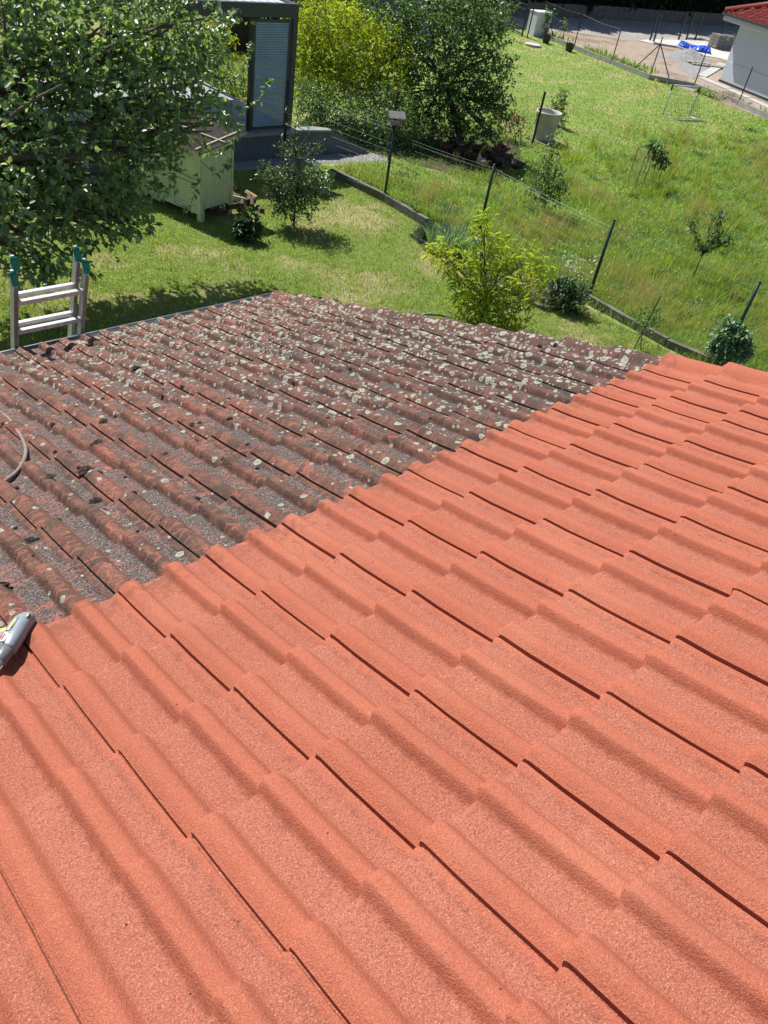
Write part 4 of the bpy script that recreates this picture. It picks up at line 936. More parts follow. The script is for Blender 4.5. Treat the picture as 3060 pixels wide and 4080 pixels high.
mb = MB(); mb.box((-.45, -.2, 0), (.5, .4, 1.0)); mb.build('cabinet_body', M['white_box'], cb)
mb = MB(); mb.box((-.47, -.22, 1.001), (.52, .42, 1.04)); mb.build('cabinet_top', M['white_box'], cb)

# site: paved yard, steel posts, pallet of blocks, blue sheet, gravel heap
yard = [at(2590, 168), at(2710, 158), at(2905, 175), at(2960, 240), at(2880, 235), at(2790, 222)]
paved = [at(2540, 163), at(2600, 158), at(2830, 166), at(3000, 200), at(2960, 265), at(2870, 235), at(2795, 222), at(2690, 188), at(2600, 175)]
mb = MB(); mb.add([(p.x, p.y, GZ + .03) for p in paved], [tuple(range(len(paved)))]); tag(mb.build('pavement', M['paving']), kind='structure')
def strip(name, label, pts, w_, h, mat):
    kerb(name, label, pts, w_, h, 1.0, mat, 'kerb_stone')
strip('yard_kerb', 'new pale kerb along the near edge of the paved yard', [at(2600, 176), at(2690, 190), at(2795, 223)], .12, .10, M['new_concrete'])
strip('house_kerb', 'new pale kerb strip in front of the white house wall', [at(2792, 312), at(2900, 358), at(2985, 395), at(3080, 440)], .42, .06, M['new_concrete'])
strip('house_kerb', 'new pale kerb strip running back beside the corner of the white house', [at(2792, 308), at(2838, 283), at(2880, 256)], .42, .06, M['new_concrete'])
strip('far_yard_kerb', 'thin pale kerb behind the paved yard beside the pallet of blocks', [at(2735, 156), at(2790, 160), at(2830, 170)], .10, .12, M['new_concrete'])
sp_l = ['pair of posts at the near yard corner, left one', 'pair of posts at the near yard corner, right one', 'third steel post from the left at the back of the paved yard', 'fourth steel post from the left at the back of the paved yard', 'fifth steel post from the left at the back of the paved yard', 'green steel post rising behind the pallet of blocks', 'green steel post half hidden by the white house corner']
for k, (a, b_) in enumerate((((2589, 163), (2625, 52)), ((2603, 168), (2638, 57)), ((2703, 159), (2740, 52)), ((2733, 159), (2772, 52)), ((2768, 160), (2804, 57)), ((2868, 150), (2902, 64)), ((2925, 165), (2950, 90)))):
    base = at(*a); X, _ = upright(b_[0], b_[1], base); h = X[2] - base.z
    mb = MB(); mb.beam((0, 0, 0), (0, 0, h), .09, .07); o = mb.build('steel_post', M['post'], None, False, base, 'dark green ' + sp_l[k] if k < 2 else sp_l[k]); tag(o, None, 'post', 'bare green steel posts round the paved yard')
pb = at(2875, 118) ; pb = at(2862, 190); pal = empty('block_pallet', at(2868, 196), 'wooden pallet stacked with grey concrete blocks beside the white house', 'pallet', rz=math.atan2(-.35, 1)); pal.scale = (.74, .74, .74)
for k in range(3): mb = MB(); mb.box((-.9, -.5 + k * .44, 0), (.9, -.38 + k * .44, .10)); mb.build('pallet_bearer', M['pallet'], pal)
for k in range(7): mb = MB(); mb.box((-.9 + k * .265, -.5, .101), (-.9 + k * .265 + .2, .5, .125)); mb.build('pallet_board', M['pallet'], pal)
blk = MB(); blk.box((-.118, -.222, 0), (.118, .222, .196)); b0 = None
for zl in range(4):
    for ix in range(7):
        for iy in range(2):
            if zl == 3 and ix in (3, 6): continue
            p = (-.80 + ix * .268, -.245 + iy * .49, .127 + zl * .215)
            if b0 is None: b0 = blk.build('concrete_block', M['block'], pal, False, p)
            else: inst(b0, 'concrete_block', pal, p, (0, 0, random.uniform(-.02, .02)))
bs_ = MB(); s0 = at(2775, 210); a_ = at(2700, 188) ; b_ = at(2828, 215)
shp = empty('blue_sheet', a_, 'bright blue plastic sheet rolled up on the paved yard', 'plastic sheet')
n = 26; vs = []; vr = random.Random(4); dd = (b_ - a_); nn = Vector((-dd.y, dd.x, 0)).normalized()
for i in range(n):
    for k in range(9):
        th = pi * k / 8; wv = .42 + .05 * sin(i * .5); hgt = (.26 + .05 * sin(i * .33 + 1) + vr.uniform(-.012, .012)) * (0.35 if i in (0, n - 1) else 1)
        vs.append(dd * (i / (n - 1)) + nn * (-cos(th) * wv + vr.uniform(-.03, .03)) + Vector((0, 0, sin(th) * hgt + .03)))
bs_.add(vs, [(i * 9 + k, i * 9 + k + 1, (i + 1) * 9 + k + 1, (i + 1) * 9 + k) for i in range(n - 1) for k in range(8)]); bs_.build('sheet_roll', M['blue_sheet'], shp)
mb = MB(); mb.tube([dd * .02 + nn * .1 + Vector((0, 0, .1)), dd * .98 + nn * .55 + Vector((0, 0, .1))], .13, 8); mb.build('sheet_core', M['blue_sheet'], shp)
hc = at(2740, 243)
def heap(P): r = np.hypot(P[:, 0] - hc.x, P[:, 1] - hc.y); return .55 * np.maximum(0, 1 - r / 1.3) ** 1.1
a = 1.35; tag(pebbles('gravel_heap', [(hc.x - a, hc.y - a), (hc.x + a, hc.y - a), (hc.x + a, hc.y + a), (hc.x - a, hc.y + a)], 9000, .045, M['gravel'], GZ + .01, heap), 'small heap of grey gravel beside the flat pallet on the building site', 'gravel')
mb = MB(); vs = [(hc.x + 1.25 * r * cos(k * pi / 12), hc.y + 1.25 * r * sin(k * pi / 12), GZ + .52 * max(0, 1 - r) ** 1.1) for r in (0.02, .25, .5, .75, 1.0) for k in range(24)]
mb.add(vs, [(i * 24 + k, i * 24 + (k + 1) % 24, (i + 1) * 24 + (k + 1) % 24, (i + 1) * 24 + k) for i in range(4) for k in range(24)]); tag(mb.build('gravel_heap_core', M['gravel']), 'packed core of the grey gravel heap on the building site', 'gravel', kind='stuff')
fpz = at(2800, 262); fpal = empty('flat_pallet', fpz, 'empty weathered pallet with loose boards lying beside the gravel heap', 'pallet', rz=-.45)
for k in range(3): mb = MB(); mb.box((-.9, -.45 + k * .40, 0), (.9, -.36 + k * .40, .09)); mb.build('pallet_bearer', M['greywood'], fpal)
for k in range(7): mb = MB(); mb.box((-.9 + k * .27, -.45, .091), (-.9 + k * .27 + .17, .45, .12)); mb.build('pallet_board', M['lath'], fpal)
mb = MB(); mb.box((-1.0, -.2, .122), (.3, .05, .16)); mb.build('loose_board', M['new_concrete'], fpal)
for k, (px, py, s) in enumerate(((2700, 222, .5), (2772, 238, .35), (2745, 252, .3))):
    mb = MB(); vr = random.Random(k); mb.add([(vr.uniform(.7, 1) * s * cos(a * pi / 3), vr.uniform(.7, 1) * s * .7 * sin(a * pi / 3), 0) for a in range(6)] + [(0, 0, s * .35)], [(a, (a + 1) % 6, 6) for a in range(6)])
    tag(mb.build('white_bag', M['white_box'], None, False, at(px, py, GZ + .02)), ['crumpled white sack left of the gravel heap', 'crumpled white sack on the right side of the gravel heap', 'small white scrap in front of the gravel heap'][k], 'sack', 'white sacks round the gravel heap')
# spoil and gravel patches
gp2 = at(2790, 290); tag(pebbles('loose_gravel', [at(2690, 262), at(2760, 315), at(2880, 265), at(2800, 245)], 9000, .04, M['gravel'], GZ + .01), 'patch of loose grey gravel on the building site ground', 'gravel')
def soil_clods(px, py, rx, ry, n, label):
    c_ = at(px, py); a = rx
    return tag(pebbles('soil_heap', [(c_.x - a, c_.y - ry), (c_.x + a, c_.y - ry), (c_.x + a, c_.y + ry), (c_.x - a, c_.y + ry)], n, .07, M['dirt'], GZ, lambda P: .28 * np.maximum(0, 1 - np.hypot((P[:, 0] - c_.x) / rx, (P[:, 1] - c_.y) / ry))), label, 'soil')
soil_clods(2895, 395, .8, .8, 900, 'little heap of turned soil by the far fence below the white house')

# ---- white house
hc0 = at(2865, 325); hd = (at(3060, 405) - hc0).normalized(); hn = Vector((hd.y, -hd.x, 0))
if hn.dot(Vector((CAM[0], CAM[1], 0)) - hc0) > 0: hn = -hn     # away from the camera
wh = empty('white_house', hc0, 'white rendered single storey house with dark red tiled hip roof', 'house', rz=math.atan2(hd.y, hd.x))
loc = lambda v: Vector(v)
sgn = 1 if hd.cross(hn).z > 0 else -1    # local y pointing to the back
WL, WD, WH = 14.0, 9.0, 2.32
def lbox(name, mat, lo, hi):
    mb = MB(); lo = list(lo); hi = list(hi)
    if sgn < 0: lo[1], hi[1] = -hi[1], -lo[1]
    mb.box(lo, hi); return mb.build(name, mat, wh)
lbox('wall', M['white_wall'], (0, 0, .0), (WL, WD, WH))
lbox('plinth_strip', M['dark_base'], (-.02, -.05, 0), (WL, -.003, .10))
lbox('wall_panel', M['white_wall'], (.02, -.02, .10), (WL, -.0035, .86))
ov = .55
lbox('eave_soffit', M['white_box'], (-ov, -ov, WH + .001), (WL, WD + ov, WH + .06))
lbox('fascia', M['white_wall'], (-ov - .02, -ov - .02, WH + .03), (WL, -ov, WH + .24))
lbox('gutter', M['dark_base'], (-ov - .10, -ov - .12, WH + .20), (WL, -ov - .021, WH + .29))
lbox('fascia', M['white_wall'], (-ov - .02, -ov + .001, WH + .03), (-ov, WD + ov, WH + .24))
# corrugated looking pantile courses on the hip faces
def hip_face(p0, p1, nin, rise, length, ncol, name):
    """rows of wavy tiles climbing from eave p0-p1"""
    p0, p1 = Vector(p0), Vector(p1); ed = (p1 - p0); Ln = ed.length; ed.normalize(); nin = Vector(nin).normalized()
    rows = int(length / .34); mb = MB(); cols = int(Ln / .055)
    for r in range(rows):
        s0, s1 = r * .34, (r + 1) * .34 + .03
        lo_x = s0 if name == 'hip' else 0
        vs = []; cnt = 0; xs_ = [x * .055 for x in range(cols + 1) if x * .055 >= s0 * .98]
        if len(xs_) < 3: break
        for (s, dz) in ((s0, .06), (s1, .0)):
            for x in xs_: vs.append(p0 + ed * x + nin * s * cos(rise) + Vector((0, 0, s * sin(rise) + dz + .055 * cos(x * 2 * pi / .30))))
        for x in xs_: vs.append(p0 + ed * x + nin * s0 * cos(rise) + Vector((0, 0, s0 * sin(rise) - .01)))
        k = len(xs_); mb.add(vs, [(i, i + 1, k + i + 1, k + i) for i in range(k - 1)] + [(2 * k + i, 2 * k + i + 1, i + 1, i) for i in range(k - 1)])
    o = mb.build('roof_tiles', M['red_tile'], wh); o['kind'] = 'stuff'; return o
ys = sgn
hip_face((-ov - .05, (-ov - .08) * ys, WH + .27), (WL, (-ov - .08) * ys, WH + .27), (0, ys, 0), radians(24), 5.2, 0, 'hip')
hip_face((-ov - .05, (-ov - .08) * ys, WH + .27), (-ov - .05, (WD + ov) * ys, WH + .27), (1, 0, 0), radians(24), 5.0, 0, 'hip')
mb = MB(); mb.tube([(-ov - .05, (-ov - .05) * ys, WH + .36), (4.2, 4.2 * ys, WH + .36 + 4.8 * math.tan(radians(24)))], .12, 8); mb.build('hip_ridge', M['red_tile'], wh, True)
# upper part behind
lbox('upper_wall', M['white_wall'], (2.3, 4.0, WH), (8, 8.5, WH + 1.9))

# ---- far retaining wall and hedge
rw = [at(1985, 62), at(2195, 91), at(2600, 101), at(2900, 125), at(3060, 140)]
rws = [Vector((p.x, p.y, GZ)) for p in rw]
dd = (rws[2] - rws[1]).normalized(); rws[0] = rws[1] - dd * 12; rws.append(rws[-1] + (rws[-1] - rws[-2]).normalized() * 20)
rws = [Vector((36.5, 31.5, GZ)), Vector((42, 31.6, GZ)), Vector((50.5, 31.2, GZ)), Vector((60, 30.6, GZ)), Vector((85, 29, GZ))]
ret = empty('retaining_wall', rws[0], 'long stained concrete retaining wall in front of the far hedge', 'wall'); o0 = rws[0]
for a, b_ in zip(rws[:-1], rws[1:]):
    n = max(1, int((b_ - a).length / 4)); 
    for k in range(n):
        p, q_ = a.lerp(b_, k / n), a.lerp(b_, (k + .995) / n); mb = MB(); mb.beam(p - o0 + Vector((0, 0, .30)), q_ - o0 + Vector((0, 0, .30)), .3, .72 + .05 * (k % 2)); mb.build('wall_panel', M['concrete'], ret)
mb = MB(); mb.add([(30, 31.9, GZ + .45), (90, 29.6, GZ + .45), (90, 60, GZ + .45), (30, 60, GZ + .45)], [(0, 1, 2, 3)]); tag(mb.build('upper_ground', M['bare']), kind='structure')
def hedge(name, label, a, b_, h, depth, n, size=.28, z=GZ):
    a, b_ = Vector(a), Vector(b_); d = (b_ - a); Ln = d.length; d.normalize(); nrm_ = Vector((-d.y, d.x, 0))
    root = empty(name, (a.x, a.y, z), label, 'hedge')
    s = RNG.random(n) * Ln; v = RNG.beta(1.2, 1.0, n) * h; face = RNG.random(n); wob = .35 * np.sin(s * 1.9) + .25 * np.sin(s * 4.3 + v * 2)
    dep = np.where(face < .72, -wob + RNG.normal(0, .16, n), RNG.random(n) * depth)
    v = np.where(face > .72, h * (.93 + .07 * np.sin(s * 1.7)) + RNG.normal(0, .15, n), v + .3 * np.sin(s * 1.1))
    P = np.stack([s * d.x + dep * nrm_.x, s * d.y + dep * nrm_.y, np.maximum(v, .05)], 1)
    Dv = np.stack([-nrm_.x + RNG.normal(0, .7, n), -nrm_.y + RNG.normal(0, .7, n), RNG.normal(-.1, .6, n)], 1)
    V, F = leaves(P, Dv, size, .5, .1); o = npmesh('foliage', V, F, L['hedge'], root); o['kind'] = 'stuff'
    mb = MB(); nn2 = 30
    q0 = [d * (Ln * k / nn2) for k in range(nn2 + 1)]
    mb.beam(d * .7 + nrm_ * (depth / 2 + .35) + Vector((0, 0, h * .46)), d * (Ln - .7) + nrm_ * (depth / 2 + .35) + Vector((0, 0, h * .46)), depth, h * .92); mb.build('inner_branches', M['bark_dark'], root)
hedge('far_hedge', 'tall dark conifer hedge behind the retaining wall', (35, 32.3, 0), (88, 30.3, 0), 5.0, 2.0, 60000, .34, GZ + .4)
hedge('back_hedge', 'dark hedge across the back garden beyond the pergola', (-4, 31, 0), (20.0, 31.5, 0), 3.4, 1.6, 26000, .26)
hedge('back_hedge', 'dark side hedge beyond the pergola blind post', (17.0, 23.0, 0), (19.5, 31.0, 0), 2.6, 1.2, 9000, .22)

# ---- shed, tubs behind the shrubs
sh = empty('garden_shed', at(1255, 120), 'grey green boarded shed wall far behind the yellow shrubs', 'shed', rz=math.atan2(*(at(1500, 95) - at(1240, 100)).yx))
sdv = at(1490, 95) - at(1240, 100); n_ = 16; wpl = 7.0 / n_
for k in range(n_):
    mb = MB(); mb.box((k * wpl + .01, 0, 0), ((k + 1) * wpl - .01, .04, 2.2 + .01 * (k % 3))); mb.build('board', M['shed'], sh)
mb = MB(); mb.box((0, .045, 0), (7.0, 2.6, 2.18)); mb.build('shed_body', M['shed'], sh)
mb = MB(); mb.box((-.2, -.25, 2.23), (7.2, 2.9, 2.30)); mb.build('shed_roof', M['bitumen'], sh)
def tub(base, r, h, label, z=.2):
    t_ = empty('blue_tub', base, label, 'tub'); mb = MB(); mb.lathe([(r * .8, 0), (r, h), (r * 1.08, h), (r * 1.08, h + .04), (r * .96, h + .04), (r * .75, .1), (0, .1)], 24); mb.build('tub_shell', M['blue_tub'], t_); return t_
b1 = at(1430, 80); tub(b1 + Vector((0, 0, .28)), .62, .26, 'round blue plastic tub on blocks in front of the shed')
for k, dx_ in enumerate((-.35, .35)):
    mb = MB(); mb.box((-.1, -.12, 0), (.1, .12, .275)); tag(mb.build('support_block', M['new_concrete'] if k == 0 else M['dark_base'], None, False, b1 + Vector((dx_, -.1, 0))), ['pale block under the left side of the blue tub', 'dark block under the right side of the blue tub'][k], 'block')
def barrel(px, py, r, h, label):
    t_ = empty('blue_barrel', at(px, py), label, 'barrel'); mb = MB(); mb.lathe([(0, .02), (r * .92, 0), (r, .1), (r * 1.03, h * .33), (r, h * .36), (r * 1.03, h * .66), (r, h * .7), (r * .95, h - .06), (r * .8, h), (0, h)], 24); mb.build('barrel_shell', M['blue_tub'], t_, True)
    mb = MB(); mb.lathe([(.06, h), (.06, h + .03), (0, h + .03)], 10, (r * .4, 0, 0)); mb.build('bung', M['dark_plastic'], t_)
barrel(1695, 190, .34, .95, 'tall blue barrel glimpsed through the dark tree')
barrel(1650, 95, .34, .7, 'smaller blue barrel farther back behind the dark tree')
barrel(1925, 45, .36, .9, 'blue barrel behind the fence to the left of the gate')

# ================================================================== HENS
def hen(px, py, heading, mat, label, s=1.0, sitting=True):
    b = at(px, py, GZ + .014); root = empty('hen', b, label, 'hen', 'hens resting in the shade under the dark tree', rz=heading); root.scale = (s, s, s)
    lift = .0 if sitting else .12; mb = MB()
    path = [(-.24, 0, .23), (-.19, 0, .20), (-.12, 0, .155), (-.03, 0, .135), (.06, 0, .14), (.115, 0, .175), (.135, 0, .225), (.145, 0, .265), (.165, 0, .285), (.185, 0, .283)]
    rs = [.012, .045, .085, .112, .105, .075, .045, .034, .032, .014]
    mb.tube([(x, y, z + lift) for x, y, z in path], rs, 12); mb.build('body', mat, root, True)
    mb = MB(); mb.add([(.150, 0, .31 + lift), (.160, .004, .335 + lift), (.172, 0, .315 + lift), (.182, .004, .335 + lift), (.195, 0, .305 + lift), (.170, -.006, .305 + lift)], [(0, 1, 5), (1, 2, 5), (2, 3, 5), (3, 4, 5)]); mb.build('comb', M['comb'], root)
    mb = MB(); mb.tube([(.19, 0, .285 + lift), (.222, 0, .274 + lift)], [.010, .001], 6); mb.build('beak', M['beak'], root)
    for sg in (1, -1):
        mb = MB(); mb.tube([(-.15, sg * .075, .17 + lift), (-.07, sg * .108, .16 + lift), (.02, sg * .108, .15 + lift), (.07, sg * .085, .16 + lift)], [.012, .045, .05, .02], 8); mb.build('wing', mat, root, True)
        mb = MB(); mb.tube([(-.01, sg * .04, .06 + lift), (0, sg * .045, .012)], .008, 5); mb.beam((-.015, sg * .045, .008), (.05, sg * .045, .008), .012, .006); mb.build('leg', M['beak'], root)
    mb = MB()
    for k in range(5): mb.beam((-.20, (k - 2) * .012, .21 + lift), (-.30, (k - 2) * .028, .29 + lift - abs(k - 2) * .012), .03, .006)
    mb.build('tail', mat, root)
bw = M['brown_feather']
for args in ((1768, 608, 2.5, bw, 'brown hen at the left end of the resting group'), (1795, 600, .6, M['black_feather'], 'dark hen second from the left behind the brown one'), (1815, 590, -.8, bw, 'brown hen farthest back in the left group'),
             (1835, 600, 2.0, M['pale_feather'], 'hen with a pale patch on its back in the left group'), (1850, 622, -.4, M['black_feather'], 'black hen between the pale patched hen and the tree stem'), (1868, 640, .9, bw, 'brown hen just right of the left group'),
             (1885, 615, 2.9, bw, 'reddish hen sitting near the tree stem'), (1915, 672, 1.3, M['pale_feather'], 'cream and brown hen sitting in a patch of sun'), (1955, 640, .3, bw, 'brown hen at the left of the right hand group'),
             (1978, 620, -2.6, bw, 'brown hen at the back of the right hand group'), (1998, 648, 2.2, bw, 'big brown hen at the right of the right hand group'), (1970, 655, -1.2, M['black_feather'], 'dark hen in front of the right hand group'),
             (2005, 612, .5, bw, 'hen half hidden at the right edge behind the group'), (1985, 668, .1, M['black_feather'], 'dark hen close behind the fence post top')):
    hen(*args, s=1.08)
hen(2043, 700, 1.7, M['black_feather'], 'black hen standing alone right of the fence post', s=1.1, sitting=False)

# ================================================================== TREES AND SHRUBS
ab = Vector((1.65, 10.4, GZ))
apple = [  # px, py, radius px, distance offset
 (40, 60, 230, .6), (260, 90, 230, .3), (480, 110, 210, .6), (680, 110, 190, .8), (770, 100, 100, .8), (90, 330, 240, 0), (350, 350, 240, 0), (600, 360, 220, .3), (740, 320, 120, .5), (840, 430, 50, .6),
 (60, 620, 230, -.6), (330, 610, 220, -.4), (550, 570, 170, 0), (660, 600, 55, 0), (700, 490, 110, .3), (850, 500, 60, .5), (120, 860, 200, -1.2), (370, 800, 170, -.8), (500, 760, 100, -.3), 
 (60, 1000, 110, -1.6), (220, 990, 90, -1.4), (330, 930, 80, -1.0), (520, 890, 60, -.6), (440, 870, 70, -.7), (-60, 300, 250, 0), (-60, 700, 250, -.8), (120, 1065, 50, -1.5)]
plant('apple_tree', 'big glossy leaved apple tree filling the left side above the ladder', 'tree', ab, apple, L['apple'], .100, .62, 15, per=8, twig=.30, droop=.12, trunk_r=.13, shell=.35, six=True, up=.25, trunk_top=(2.0, 9.9, -1.9))
apple_root = bpy.data.objects['apple_tree']
def sprig(root, path, base, off, n, lm, size, width, r=.006):
    pts = []
    for px, py in path:
        X, dist = upright(px, py, base); pts.append(Vector(X + ray(px, py) * off) - Vector(root.location))
    pts = smooth_path(pts, 5); mb = MB(); mb.tube(pts, [r * (1 - .7 * i / len(pts)) for i in range(len(pts))], 5); br = mb.build('branch', M['bark'], root, True)
    idx = RNG.integers(len(pts) // 5, len(pts), n); P = np.array([pts[i] for i in idx]) + RNG.normal(0, .008, (n, 3))
    D = RNG.normal(0, 1, (n, 3)) + np.array([0, 0, .1]); V, F = leaves(P, D, size, width, .15, six=True); npmesh('leaf_spray', V, F, lm, br, kind='stuff')
for path, off, n in (([(900, 520), (980, 440), (1035, 400), (1062, 340), (1088, 322)], .5, 34), ([(820, 620), (900, 600), (930, 560), (960, 500)], .4, 40), ([(690, 800), (745, 830), (775, 770), (790, 700)], -.1, 26),
                     ([(800, 640), (860, 690), (905, 660), (915, 640)], .2, 26), ([(330, 830), (440, 840), (470, 830)], -.6, 12), ([(250, 900), (330, 930), (370, 900)], -.9, 22), ([(100, 1000), (165, 1040), (180, 1090)], -1.3, 26), ([(560, 860), (600, 900), (590, 930)], -.5, 20), ([(880, 330), (955, 300), (985, 230), (1000, 170)], .6, 36), ([(400, 900), (480, 930), (520, 915)], -.7, 24)):
    sprig(apple_root, path, ab, off, n, L['apple'], .088, .62)
for path in ([(-120, 900), (0, 830), (90, 800), (190, 745)], [(-100, 820), (60, 700), (130, 560)], [(250, 900), (290, 780), (270, 640)], [(420, 820), (450, 700), (455, 560)], [(-50, 1000), (120, 900), (300, 870), (430, 840)]):
    pts = [Vector(upright(px, py, ab)[0] + ray(px, py) * -.5) - ab for px, py in path]; mb = MB(); mb.tube(smooth_path(pts, 4), .028, 6); mb.build('limb', M['bark'], apple_root, True)

# ---- garden side
b_ = at(1172, 905)
plant('fruit_tree', 'small bushy fruit tree with reddish tints standing alone on the lawn', 'tree', b_, [(1170, 760, 85), (1110, 720, 55, -.1), (1240, 730, 60, .1), (1180, 650, 55), (1060, 690, 32), (1290, 760, 35), (1150, 830, 45), (1230, 820, 40), (1120, 800, 45), (1190, 580, 25), (1170, 500, 14), (1265, 600, 18), (1120, 590, 18), (1090, 770, 32)],
      L['small_tree'], .055, .5, 120, per=7, twig=.16, droop=.1, trunk_r=.022, shell=.2, trunk_top=tuple(b_ + Vector((.02, 0, .55))))
sprig(bpy.data.objects['fruit_tree'], [(1180, 640), (1165, 540), (1150, 470), (1142, 425)], b_, 0, 34, L['small_tree'], .05, .5, .007)
sprig(bpy.data.objects['fruit_tree'], [(1190, 640), (1215, 560), (1235, 490)], b_, 0, 24, L['small_tree'], .05, .5, .007)
pb_ = Vector((9.25, 6.0, GZ))
plant('peach_tree', 'bright yellow green peach tree with narrow drooping leaves above the roof edge', 'tree', pb_, [(1925, 940, 45), (1920, 1010, 60), (1770, 1010, 45, -.1), (1840, 1060, 60), (1990, 1060, 70, .1), (2090, 1050, 55, .1), (2110, 1120, 60, .1), (1800, 1110, 40, -.1), (1870, 1130, 60, -.1), (2000, 1150, 90), (1900, 1210, 70, -.1), (2060, 1220, 70, -.1), (1950, 1270, 70, -.1), (2120, 1170, 45, .1), (1860, 1270, 45), (1740, 1000, 28, -.1), (1930, 1290, 60), (1760, 1070, 36), (1850, 1190, 60), (2000, 1260, 60), (1960, 1100, 60, .1), (2030, 1290, 40), (1930, 900, 22)],
      L['peach'], .135, .21, 27, per=7, twig=.22, droop=.38, trunk_r=.035, shell=.3, six=True, up=.9, trunk_top=tuple(pb_ + Vector((0, 0, .5))))
kb = at(2240, 1235)
plant('kerb_bush', 'rounded dark green bush against the kerb right of the peach tree', 'bush', kb, [(2235, 1190, 60), (2290, 1200, 55), (2200, 1170, 45), (2270, 1160, 45), (2310, 1170, 35), (2240, 1150, 40)], L['bush'], .075, .32, 130, per=6, twig=.12, droop=.15, trunk_r=.015, shell=.2)
plant('dwarf_conifer', 'small dark green conifer at the end of the kerb by the iris clump', 'shrub', at(1690, 960), [(1690, 915, 32), (1665, 930, 26), (1715, 930, 28), (1700, 955, 26), (1725, 905, 20)], L['conifer'], .05, .22, 260, per=6, twig=.10, droop=.1, trunk_r=.012, shell=.2)
def blades(name, label, cat, base, px, py, rpx, n, h, w_, lm, spread=.5):
    base = Vector(base); root = empty(name, base, label, cat); r = rpx * (base - Vector(CAM)).length / FPX
    a = RNG.random(n) * 6.283; rr = np.sqrt(RNG.random(n)) * r; P = np.stack([rr * np.cos(a), rr * np.sin(a) * .8, np.zeros(n)], 1)
    Dv = np.stack([np.cos(a) * spread * RNG.random(n) + RNG.normal(0, .12, n), np.sin(a) * spread * RNG.random(n) + RNG.normal(0, .12, n), np.ones(n)], 1)
    Dv = unit(Dv); hh_ = h * RNG.uniform(.6, 1.15, (n, 1)); S = unit(np.stack([-np.sin(a * 3), np.cos(a * 3), np.zeros(n)], 1)) * w_ / 2
    mid = P + Dv * hh_ * .55; tip = P + Dv * hh_ - np.array([0, 0, 1.]) * hh_ * .12 + Dv * np.array([1, 1, 0]) * hh_ * .35
    V = np.stack([P - S * .7, P + S * .7, mid + S, mid - S, tip], 1).reshape(-1, 3); i = np.arange(n)[:, None] * 5
    F = np.concatenate([i + np.array([0, 1, 2]), i + np.array([0, 2, 3]), i + np.array([3, 2, 4])], 0); npmesh('blades', V, F, lm, root); return root
blades('iris_clump', 'clump of upright grey green iris leaves in the planting bed', 'plant', at(1790, 1000), 1790, 960, 85, 420, .52, .035, L['iris'])
blades('iris_clump', 'second looser clump of iris leaves nearer the peach tree', 'plant', at(1880, 1045), 1850, 1010, 60, 200, .45, .032, L['iris'])
plant('leafy_plant', 'low dark leafy plant on the lawn in front of the hutch', 'plant', at(985, 960), [(985, 925, 30), (960, 905, 22), (1015, 915, 24), (1000, 885, 18), (970, 880, 14)], L['bush'], .14, .38, 120, per=6, twig=.10, droop=.25, trunk_r=.01, shell=.1)
plant('rhubarb', 'big pale leaved plant between the small tree and the kerb', 'plant', at(1285, 760), [(1270, 715, 28), (1300, 745, 30), (1255, 690, 18)], L['pale'], .30, .75, 34, per=3, twig=.1, droop=.15, trunk_r=.01, shell=.2)
plant('young_tree', 'thin young tree with a supporting stake and pale tag beside the kerb', 'tree', at(2560, 1400), [(2570, 1270, 40), (2600, 1250, 28), (2545, 1260, 24), (2610, 1285, 22), (2580, 1300, 24)], L['mid'], .055, .5, 95, per=6, twig=.12, droop=.1, trunk_r=.010, shell=.1, trunk_top=tuple(upright(2565, 1310, at(2560, 1400))[0]))
stk = MB(); yb0 = at(2520, 1402); ya1, _ = upright(2632, 1180, yb0); stk.tube([(0, 0, 0), Vector(ya1) - yb0], .009, 6); tag(stk.build('support_stake', M['post'], None, False, yb0), 'thin dark stake standing through the young tree at the kerb', 'stake')
t0, _ = upright(2523, 1340, yb0); t1, _ = upright(2553, 1322, yb0); mb = MB(); mb.beam(Vector(t0), Vector(t1), .035, .006, up=(0, .5, 1)); tag(mb.build('plant_tag', M['yellow_tag']), 'cream plastic tag fixed to the thin stake by the kerb', 'plant tag')
rb = at(2880, 1480)
plant('standard_shrub', 'round headed grey green shrub on a short stem by the last fence post', 'shrub', rb, [(2905, 1355, 48), (2875, 1370, 36), (2945, 1370, 42), (2910, 1400, 45), (2900, 1310, 35), (2930, 1330, 35), (2880, 1410, 30), (2850, 1385, 22), (2960, 1395, 22)], L['greyleaf'], .085, .6, 150, per=6, twig=.10, droop=.2, trunk_r=.014, shell=.25, six=True, trunk_top=tuple(upright(2895, 1420, rb)[0]))

